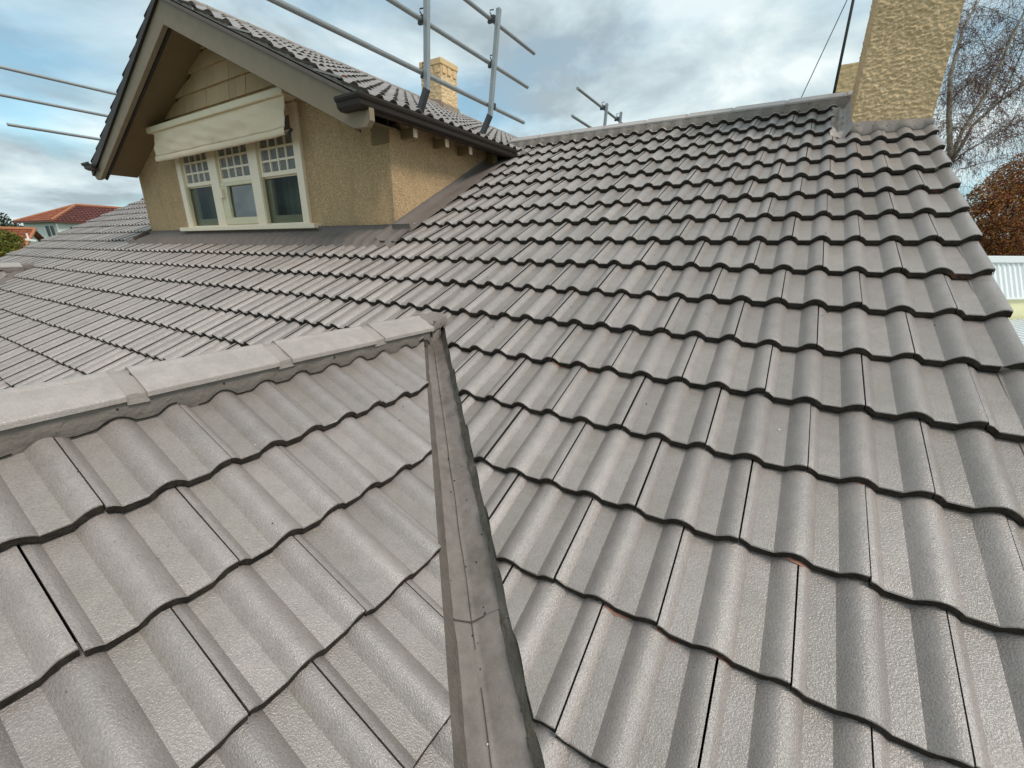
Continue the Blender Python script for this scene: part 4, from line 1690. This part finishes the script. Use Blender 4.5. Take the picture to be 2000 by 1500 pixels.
# ---------------------------------------------------------------- ground, hills
g = MB()
g.face([(-900, -900, GZ), (900, -900, GZ), (900, 900, GZ), (-900, 900, GZ)])
kind(g.build('ground', M.grass), 'structure')
hl = MB()
rows = [[], [], []]
for i in range(90):
    a = radians(60 + 140 * i / 89)
    r_ = 520
    hgt = 14 + 9 * noise.noise(Vector((i * .13, 1, 1))) + 3 * noise.noise(Vector((i * .6, 1, 4)))
    rows[0].append((cos(a) * r_ * .8, sin(a) * r_ * .8, GZ - .5))
    rows[1].append((cos(a) * r_, sin(a) * r_, GZ + hgt))
    rows[2].append((cos(a) * r_ * 1.2, sin(a) * r_ * 1.2, GZ - .5))
hl.grid(rows)
kind(hl.build('hills', M.hill, smooth=True), 'structure')


def ray(px, py, d):
    v = R2 * ((px - 1000) / F_PX) + U2 * ((750 - py) / F_PX) + fwd
    return v * d


# ---------------------------------------------------------------- neighbouring house with the hipped roof
def hip_house():
    C = ray(101, 431, 40)                        # near eave corner
    ez_ = C.z
    vw = Vector((C.x, C.y, 0)).normalized()      # viewing direction in plan
    sidev = Vector((vw.y, -vw.x, 0))             # to the right in the picture
    dA = (vw * 0.93 - sidev * 0.36).normalized()
    dB = (vw * 0.36 + sidev * 0.93).normalized()
    t = thing('neighbour_house', (C.x, C.y, GZ), 'white weatherboard house with a hipped terracotta roof beyond the left verge', 'house')
    la, lb = 7.4, 15.0
    ap1 = C + dA * (la / 2) + dB * (la / 2) + Vector((0, 0, 1.75))
    ap2 = C + dA * (la / 2) + dB * (lb - la / 2) + Vector((0, 0, 1.75))
    cB, cA, cAB = C + dB * lb, C + dA * la, C + dA * la + dB * lb

    def slope(name, quad, n, mtl):
        """courses of tiles stepping down the slope; quad = (eave a, eave b, top b, top a)"""
        b = MB()
        a, bb, tb, ta = quad
        nn = (bb - a).cross(ta - a)
        nn = nn.normalized() if nn.z > 0 else -nn.normalized()
        for i in range(n):
            f0, f1 = i / n, (i + 1) / n
            p, q = a.lerp(ta, f0), bb.lerp(tb, f0)
            p1, q1 = a.lerp(ta, f1), bb.lerp(tb, f1)
            m_ = max(1, int((q - p).length / .33))
            for j in range(m_):
                s0, s1 = j / m_, (j + .9) / m_
                lo0, lo1 = p.lerp(q, s0), p.lerp(q, s1)
                hi0, hi1 = p1.lerp(q1, s0), p1.lerp(q1, s1)
                md, mh = (lo0 + lo1) / 2, (hi0 + hi1) / 2
                b.face([lo0 + nn * .05, md + nn * .11, mh + nn * .05, hi0 + nn * .0])
                b.face([md + nn * .11, lo1 + nn * .05, hi1 + nn * .0, mh + nn * .05])
                b.face([lo0, lo1, lo1 + nn * .05, md + nn * .11, lo0 + nn * .05])
            b.face([p - nn * .04, q - nn * .04, q1 - nn * .04, p1 - nn * .04])
        return b.build(name, mtl, t)
    slope('roof_slope', (cA, C, ap1, ap1), 9, M.terra)
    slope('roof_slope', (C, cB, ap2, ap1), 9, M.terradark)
    slope('roof_slope', (cAB, cA, ap1, ap2), 9, M.terra)
    for a_, b_ in ((C, ap1), (cA, ap1), (ap1, ap2), (cB, ap2)):
        h_ = MB()
        h_.tube([a_ + Vector((0, 0, .06)), b_ + Vector((0, 0, .06))], .13, 6)
        h_.build('ridge_cap', M.terracap, t)
    gt = MB()
    for a_, b_ in ((C, cA), (C, cB)):
        gt.bar(a_ + Vector((0, 0, -.06)), b_ + Vector((0, 0, -.06)), .16, .14)
    gt.build('gutter', mat('red brown gutter', (.16, .05, .035), .5), t)
    in_ = (dA + dB) * .45
    W0 = C + in_
    nb = 22
    wl_ = MB()
    zt, zb_ = ez_ - .1, GZ
    hgt = .19
    z = zt
    pA, pB = W0 + dA * (la - .9), W0 + dB * (lb - .9)
    nA, nB = -dB, -dA
    i = 0
    while z > GZ and i < 40:
        z1 = max(z - hgt, GZ)
        for (a_, b_, n_) in ((W0, pA, nA), (W0, pB, nB)):
            a3, b3 = Vector((a_.x, a_.y, 0)), Vector((b_.x, b_.y, 0))
            wl_.face([a3 + n_ * .035 + Vector((0, 0, z1)), b3 + n_ * .035 + Vector((0, 0, z1)), b3 + n_ * .005 + Vector((0, 0, z)), a3 + n_ * .005 + Vector((0, 0, z))])
            wl_.face([a3 + Vector((0, 0, z1)), b3 + Vector((0, 0, z1)), b3 + n_ * .035 + Vector((0, 0, z1)), a3 + n_ * .035 + Vector((0, 0, z1))])
        z = z1
        i += 1
    wl_.build('weatherboard_wall', M.white, t)
    sf = MB()
    sf.face([C + Vector((0, 0, -.08)), cA + Vector((0, 0, -.08)), pA + Vector((0, 0, -.0)) * 0 + Vector((pA.x, pA.y, ez_ - .08)) * 0 + Vector((0, 0, 0)) + (Vector((pA.x, pA.y, ez_ - .08))), Vector((W0.x, W0.y, ez_ - .08))])
    sf.face([C + Vector((0, 0, -.08)), Vector((W0.x, W0.y, ez_ - .08)), Vector((pB.x, pB.y, ez_ - .08)), cB + Vector((0, 0, -.08))])
    sf.build('soffit', M.gutter, t)

    def wdw(org, along, nrm, s0, wd, z0, z1, panes):
        f_ = MB()
        o_ = Vector((org.x, org.y, 0)) + along * s0

        def bx(sa, sb_, za, zb2, d0, d1, mb):
            P = [o_ + along * s + nrm * d + Vector((0, 0, zz2)) for d in (d0, d1) for zz2 in (za, zb2) for s in (sa, sb_)]
            k = len(mb.v)
            mb.v += [tuple(p) for p in P]
            for q in ((0, 1, 3, 2), (4, 6, 7, 5), (0, 4, 5, 1), (2, 3, 7, 6), (0, 2, 6, 4), (1, 5, 7, 3)):
                mb.f.append(tuple(k + j for j in q))
                mb.mi.append(0)
        bx(-.1, 0, z0 - .1, z1 + .1, .03, .09, f_)
        bx(wd, wd + .1, z0 - .1, z1 + .1, .03, .09, f_)
        bx(0, wd, z1, z1 + .1, .03, .09, f_)
        bx(0, wd, z0 - .1, z0, .03, .1, f_)
        for p_ in range(1, panes):
            bx(wd * p_ / panes - .07, wd * p_ / panes + .07, z0, z1, .03, .085, f_)
        w_ = f_.build('window', M.white, t)
        for p_ in range(panes):
            g_ = MB()
            bx(wd * p_ / panes, wd * (p_ + 1) / panes, z0, z1, .036, .045, g_)
            g_.build('pane', mat('dark window glass', (.015, .016, .018), .25, .25), w_)
    # the double window faces us on the left wall; a broad one on the right wall
    a1 = ez_ - .42
    wdw(W0, dA, nA, .5, 1.6, a1 - 1.25, a1, 2)
    wdw(W0, dB, nB, .9, 2.4, a1 - 1.2, a1 - .05, 2)
    return t


hip_house()


def low_house():
    """low red-tiled roof below the hipped house"""
    R = ray(69, 449, 26)
    vw = Vector((R.x, R.y, 0)).normalized()
    sv = Vector((vw.y, -vw.x, 0))
    d = (sv * .96 - vw * .28).normalized() * -1       # ridge direction, to the left
    dn = (-vw * .93 - sv * .36).normalized()
    dn = Vector((d.y, -d.x, 0))
    if dn.dot(vw) > 0:
        dn = -dn
    t = thing('neighbour_house', (R.x, R.y, GZ), 'low house with a faded red tiled roof below the weatherboard house', 'house')
    ln, wd, rise = 9.0, 3.6, 1.75
    b = MB()
    n = 11
    for sgn in (1, -1):
        for i in range(n):
            f0, f1 = i / n, (i + 1) / n
            for j in range(28):
                s0, s1 = ln * j / 28, ln * (j + .92) / 28
                P = [R + d * s + dn * sgn * (wd * f) + Vector((0, 0, -rise * f + lift)) for (s, f, lift) in
                     ((s0, f0, 0), (s1, f0, 0), (s1, f1, .05), ((s0 + s1) / 2, f1, .10), (s0, f1, .05))]
                b.face(P)
                b.face([P[2], P[2] - Vector((0, 0, .07)), P[4] - Vector((0, 0, .07)), P[4], P[3]])
            b.face([R + dn * sgn * wd * f0 + Vector((0, 0, -rise * f0 - .03)), R + d * ln + dn * sgn * wd * f0 + Vector((0, 0, -rise * f0 - .03)),
                    R + d * ln + dn * sgn * wd * f1 + Vector((0, 0, -rise * f1 - .03)), R + dn * sgn * wd * f1 + Vector((0, 0, -rise * f1 - .03))])
    b.build('roof', M.terra, t)
    c = MB()
    c.tube([R + Vector((0, 0, .05)), R + d * ln + Vector((0, 0, .05))], .11, 6)
    c.tube([R + Vector((0, 0, .05)), R + dn * wd + Vector((0, 0, -rise + .08))], .08, 6)
    c.build('ridge_cap', M.terracap, t)
    w = MB()
    a = R + d * .3
    for sgn in (1, -1):
        p, q = R + d * .3 + dn * sgn * (wd - .5), R + d * (ln - .3) + dn * sgn * (wd - .5)
        w.bar((p.x, p.y, (GZ + R.z - rise) / 2), (q.x, q.y, (GZ + R.z - rise) / 2), .2, R.z - rise - GZ)
    p, q = R + d * .3 + dn * (wd - .5), R + d * .3 - dn * (wd - .5)
    w.face([(p.x, p.y, GZ), (q.x, q.y, GZ), (q.x, q.y, R.z - rise), (R.x + d.x * .3, R.y + d.y * .3, R.z - .1), (p.x, p.y, R.z - rise)])
    w.build('wall', M.white, t)
    vp = MB()
    o_ = ray(55, 466, 24.9)
    vp.tube([o_ + Vector((0, 0, -.2)), o_ + Vector((0, 0, .30))], .045, 7)
    vp.bar(o_ - d * .35 + Vector((0, 0, -.12)), o_ + d * .1 + Vector((0, 0, -.05)), .25, .1)
    vp.build('vent_pipe', M.white, t)
    return t


low_house()

# ---------------------------------------------------------------- ribbed parapet on the right
sh = thing('neighbour_shed', (6.0, 12.0, GZ), 'pale shed with white ribbed steel parapet beyond the right verge', 'shed')
SA_, SB_ = ray(1918, 500, 8.4), ray(2120, 501, 8.9)
sx = (SB_ - SA_)
sx.z = 0
sx.normalize()
sA = SA_ - sx * 4.0
sn = Vector((sx.y, -sx.x, 0))
if sn.dot(Vector((SA_.x, SA_.y, 0))) > 0:
    sn = -sn
ztop = SA_.z
b = MB()
zlo = ztop - .80
LEAN = .26          # the sheeting is a steep slope, not a wall
rows = [[], []]
s = 0.0
while s < 12:
    for ds, d in ((0, 0), (.022, .034), (.05, .034), (.072, 0), (.128, 0)):
        p = sA + sx * (s + ds) + sn * d
        rows[0].append((p.x + sn.x * LEAN, p.y + sn.y * LEAN, zlo))
        rows[1].append((p.x, p.y, ztop - .12))
    s += .133
b.grid(rows)
b.build('ribbed_sheet', M.metalwhite, sh)
b = MB()
p, q = sA + sn * .02, sA + sx * 12 + sn * .02
b.bar((p.x, p.y, ztop - .06), (q.x, q.y, ztop - .06), .12, .13)
b.build('capping', M.metalwhite, sh, bevel=.01)
b = MB()
pl_, ql_ = p + sn * LEAN, q + sn * LEAN
b.bar((pl_.x, pl_.y, zlo - .012), (ql_.x, ql_.y, zlo - .012), .09, .03)
b.build('base_flashing', M.metalwhite, sh)
b = MB()
p2, q2 = p + sn * (LEAN - .22), q + sn * (LEAN - .22)
b.bar((p2.x, p2.y, (zlo + GZ) / 2), (q2.x, q2.y, (zlo + GZ) / 2), .4, zlo - GZ)
b.build('wall', M.yellow, sh)
b = MB()
for i in range(60):
    a_ = sA + sx * (i * .2) + sn * .34
    c_ = sA + sx * (i * .2 + .17) + sn * .34
    e1, e0 = ztop - 1.24, ztop - 1.55
    o_ = sn * 2.3
    b.face([(a_.x, a_.y, e1), (c_.x, c_.y, e1), (c_.x + o_.x, c_.y + o_.y, e0), (a_.x + o_.x, a_.y + o_.y, e0)])
    m_ = c_ + sx * .03
    b.bar((c_.x + sx.x * .015, c_.y + sx.y * .015, e1 + .01), (c_.x + sx.x * .015 + o_.x, c_.y + sx.y * .015 + o_.y, e0 + .01), .03, .035)
b.build('lean_to_roof', M.metalwhite, sh)


# ---------------------------------------------------------------- plants
def leaves(b, c, rad, n, size, rs, squash=1.0, shell=0.55):
    for _ in range(n):
        while True:
            d = Vector((rs.uniform(-1, 1), rs.uniform(-1, 1), rs.uniform(-1, 1)))
            if 0.02 < d.length < 1:
                break
        d = d.normalized() * (shell + (1 - shell) * rs.random() ** .7) if rs.random() < .75 else d
        p = Vector(c) + Vector((d.x * rad, d.y * rad, d.z * rad * squash))
        a = Vector((rs.gauss(0, 1), rs.gauss(0, 1), rs.gauss(0, 1))).normalized()
        q = a.orthogonal().normalized()
        r_ = a.cross(q)
        s = size * rs.uniform(.6, 1.4)
        b.face([p - q * s, p + r_ * s * .55, p + q * s, p - r_ * s * .55])


def tree(name, base, top, crown, mats, label, cat, rs, leaf=.05, count=260, trunk_r=.12, group=None):
    """trunk with limbs and a crown of leaf clumps. crown = list of (centre, radius)"""
    t = thing(name, base, label, cat, group)
    b = MB()
    base, top = Vector(base), Vector(top)
    mid = base.lerp(top, .5) + Vector((rs.uniform(-.1, .1), rs.uniform(-.1, .1), 0))
    b.tube([base, mid, top], [trunk_r, trunk_r * .75, trunk_r * .4], 7)
    for c, r_ in crown:
        k = base.lerp(top, rs.uniform(.35, .9))
        m = k.lerp(Vector(c), .5) + Vector((0, 0, -.1 * r_))
        b.tube([k, m, Vector(c)], [trunk_r * .4, trunk_r * .25, trunk_r * .08], 5)
        for _ in range(6):
            e = Vector(c) + Vector((rs.gauss(0, 1), rs.gauss(0, 1), rs.gauss(0, .7))).normalized() * r_ * .95
            b.tube([Vector(c).lerp(m, .4), Vector(c).lerp(e, .5), e], [trunk_r * .1, trunk_r * .06, trunk_r * .02], 3, cap=False)
    b.build('trunk', mats[0], t)
    l_ = MB()
    for c, r_ in crown:
        leaves(l_, c, r_, int(count * r_ * r_), leaf, rs, .85)
    l_.build('crown', mats[1], t)
    return t


rs = random.Random(11)
# copper-leaved tree behind the shed
cb = ray(1990, 470, 11.5)
cr_ = []
for (px, py, dd, r_) in ((1918, 392, 11, .42), (1945, 372, 11.2, .5), (1975, 352, 11.4, .55), (2010, 340, 11.6, .7), (1912, 430, 11, .5), (1945, 420, 11, .6), (1985, 410, 11.2, .7), (2040, 390, 11.6, 1.0), (1915, 465, 11.2, .5), (1960, 465, 11, .65), (2020, 460, 11.4, .95), (1985, 490, 11, .5), (2090, 420, 12, 1.2), (1930, 490, 11.2, .45)):
    cr_.append((ray(px, py, dd), r_))
tree('copper_tree', (cb.x, cb.y, GZ), cb + Vector((0, 0, .9)), cr_, [M.darkbark, M.copper],
     'rounded tree in copper and russet autumn leaf above the white shed', 'tree', rs, leaf=.027, count=6000, trunk_r=.13)

# bare weeping birch
bt = random.Random(23)
b0 = ray(1852, 330, 12.6)
birch = thing('birch_tree', (b0.x, b0.y, GZ), 'bare weeping birch with pale trunks and hanging twigs by the chimney', 'tree')
tb, tw, sd2 = MB(), MB(), MB()


def limb(pts, r0, r1, n=7):
    m = len(pts)
    tb.tube(pts, [.52 * (r0 + (r1 - r0) * i / (m - 1)) for i in range(m)], n)
    return pts


def path(pix):
    return [ray(px, py, d) for px, py, d in pix]


trunkbase = Vector((b0.x, b0.y, GZ))
stems = []
stems.append(limb([trunkbase, b0 + Vector((0, 0, -2))] + path([(1856, 300, 12.6), (1853, 225, 12.6), (1856, 150, 12.6), (1866, 112, 12.6), (1880, 60, 12.7), (1884, 52, 12.7), (1905, 10, 12.8), (1925, -60, 13)]), .17, .035))
stems.append(limb(path([(1856, 310, 12.6), (1880, 255, 12.5), (1925, 185, 12.4), (1955, 125, 12.4), (1972, 80, 12.3), (2000, 25, 12.2), (2030, -60, 12)]), .11, .04))
stems.append(limb(path([(1860, 315, 12.6), (1900, 245, 12.9), (1950, 200, 13), (2000, 165, 13.1), (2070, 120, 13.2)]), .09, .04))
stems.append(limb(path([(1862, 318, 12.6), (1880, 300, 12.3), (1930, 272, 12), (1990, 265, 11.8), (2080, 245, 11.5)]), .035, .015, 5))
stems.append(limb(path([(1955, 195, 12.7), (1975, 150, 12.8), (2000, 92, 12.9), (2040, 20, 13)]), .05, .02, 5))
stems.append(limb(path([(1858, 182, 12.6), (1885, 155, 12.4), (1930, 125, 12.3), (1970, 90, 12.2), (2010, 50, 12)]), .022, .010, 5))
stems.append(limb(path([(1922, 190, 12.4), (1920, 172, 12.3), (1896, 163, 12.2), (1886, 153, 12.2), (1872, 140, 12.2)]), .024, .008, 5))
stems.append(limb(path([(1920, 172, 12.3), (1918, 160, 12.3), (1932, 125, 12.3), (1936, 105, 12.3), (1925, 98, 12.3)]), .024, .008, 5))
stems.append(limb(path([(1876, 92, 12.6), (1905, 75, 12.5), (1910, 62, 12.5), (1940, 25, 12.5), (1960, -20, 12.5)]), .02, .008, 5))
stems.append(limb(path([(1971, 82, 12.3), (1966, 60, 12.3), (1972, 0, 12.3), (1975, -50, 12.3)]), .02, .01, 5))
stems.append(limb(path([(1880, 330, 12.4), (1920, 318, 12), (1980, 303, 11.7), (2060, 300, 11.4)]), .02, .01, 5))
# wider crown so the tree stays whole from the side
for _ in range(26):
    s = bt.choice(stems[:5])
    k = bt.randrange(1, len(s))
    p = s[k].lerp(s[k - 1], bt.random())
    if p.z < 1.2:
        continue
    a = bt.uniform(0, 2 * pi)
    ln = bt.uniform(.8, 2.2)
    q = p + Vector((cos(a) * ln * .5, sin(a) * ln * .5, ln * .38))
    e = q + Vector((cos(a + .3) * ln * .5, sin(a + .3) * ln * .5, bt.uniform(-.25, .25) * ln))
    stems.append(limb([p, q, e], .022, .006, 4))


def twig(p, d, ln, r_, depth):
    """thin drooping shoots"""
    pts = [p]
    d = d.normalized()
    n = 5
    for i in range(n):
        d = (d + Vector((bt.gauss(0, .22), bt.gauss(0, .22), -.30 + bt.gauss(0, .12)))).normalized()
        pts.append(pts[-1] + d * (ln / n))
    tw.tube(pts, [r_ * (1 - .75 * i / n) for i in range(n + 1)], 3, cap=False)
    if bt.random() < .26:
        for q in pts[2:]:
            for _ in range(2):
                leaves(sd2, q + Vector((bt.gauss(0, .02), bt.gauss(0, .02), bt.gauss(0, .02))), .03, 2, .017, bt)
    if depth:
        for _ in range(2):
            k = bt.randrange(1, n)
            twig(pts[k], d + Vector((bt.gauss(0, .6), bt.gauss(0, .6), bt.gauss(0, .3))), ln * .6, r_ * .7, depth - 1)


for s in stems:
    L_ = sum((s[i + 1] - s[i]).length for i in range(len(s) - 1))
    for _ in range(int(10 + L_ * 12.5)):
        k = bt.randrange(0, len(s) - 1)
        p = s[k].lerp(s[k + 1], bt.random())
        if p.z < .3:
            continue
        twig(p, Vector((bt.gauss(0, 1), bt.gauss(0, 1), bt.uniform(-.1, .9))), bt.uniform(.45, 1.25), bt.uniform(.0035, .007), 1)
tb.build('trunk', M.bark, birch, smooth=True)
tw.build('twigs', M.twig, birch)
sd2.build('catkins', M.seed, birch)

# yellow-green shrub tree, lower left, and the far trees
cr_ = [(ray(px, py, d), r_) for px, py, d, r_ in ((4, 466, 17, .5), (18, 474, 17, .45), (-22, 474, 17.4, .8), (10, 492, 16.6, .55), (2, 510, 16.5, .7), (-35, 490, 17, 1.0), (26, 466, 17.2, .28), (-10, 540, 16.5, .8))]
cb = ray(0, 500, 17)
tree('yellow_green_tree', (cb.x, cb.y, GZ), cb, cr_, [M.darkbark, M.olive], 'yellow-green leafy tree at the far left below the skyline', 'tree', rs, leaf=.055, count=1900)
for i, (px, py, d, r_, lab) in enumerate(((-14, 428, 60, 1.1, 'dark green tree with wispy top behind the yellow-green tree'), (36, 446, 75, 1.0, 'low dark round tree left of the weatherboard house'), (14, 446, 70, .9, 'small dark tree on the skyline behind the low red roof'))):
    c = ray(px, py, d)
    cr_ = [(c + Vector((rs.gauss(0, .6), rs.gauss(0, .6), rs.gauss(0, .5))) * r_, r_ * rs.uniform(.5, .8)) for _ in range(6)]
    tree('far_tree', (c.x, c.y, GZ), c, cr_, [M.darkbark, M.green], lab, 'tree', rs, leaf=.16, count=150, group='dark trees on the far left skyline')

# ---------------------------------------------------------------- lift everything so that the ground is at zero
for o in SC.objects:
    if o.parent is None:
        o.location.z += H
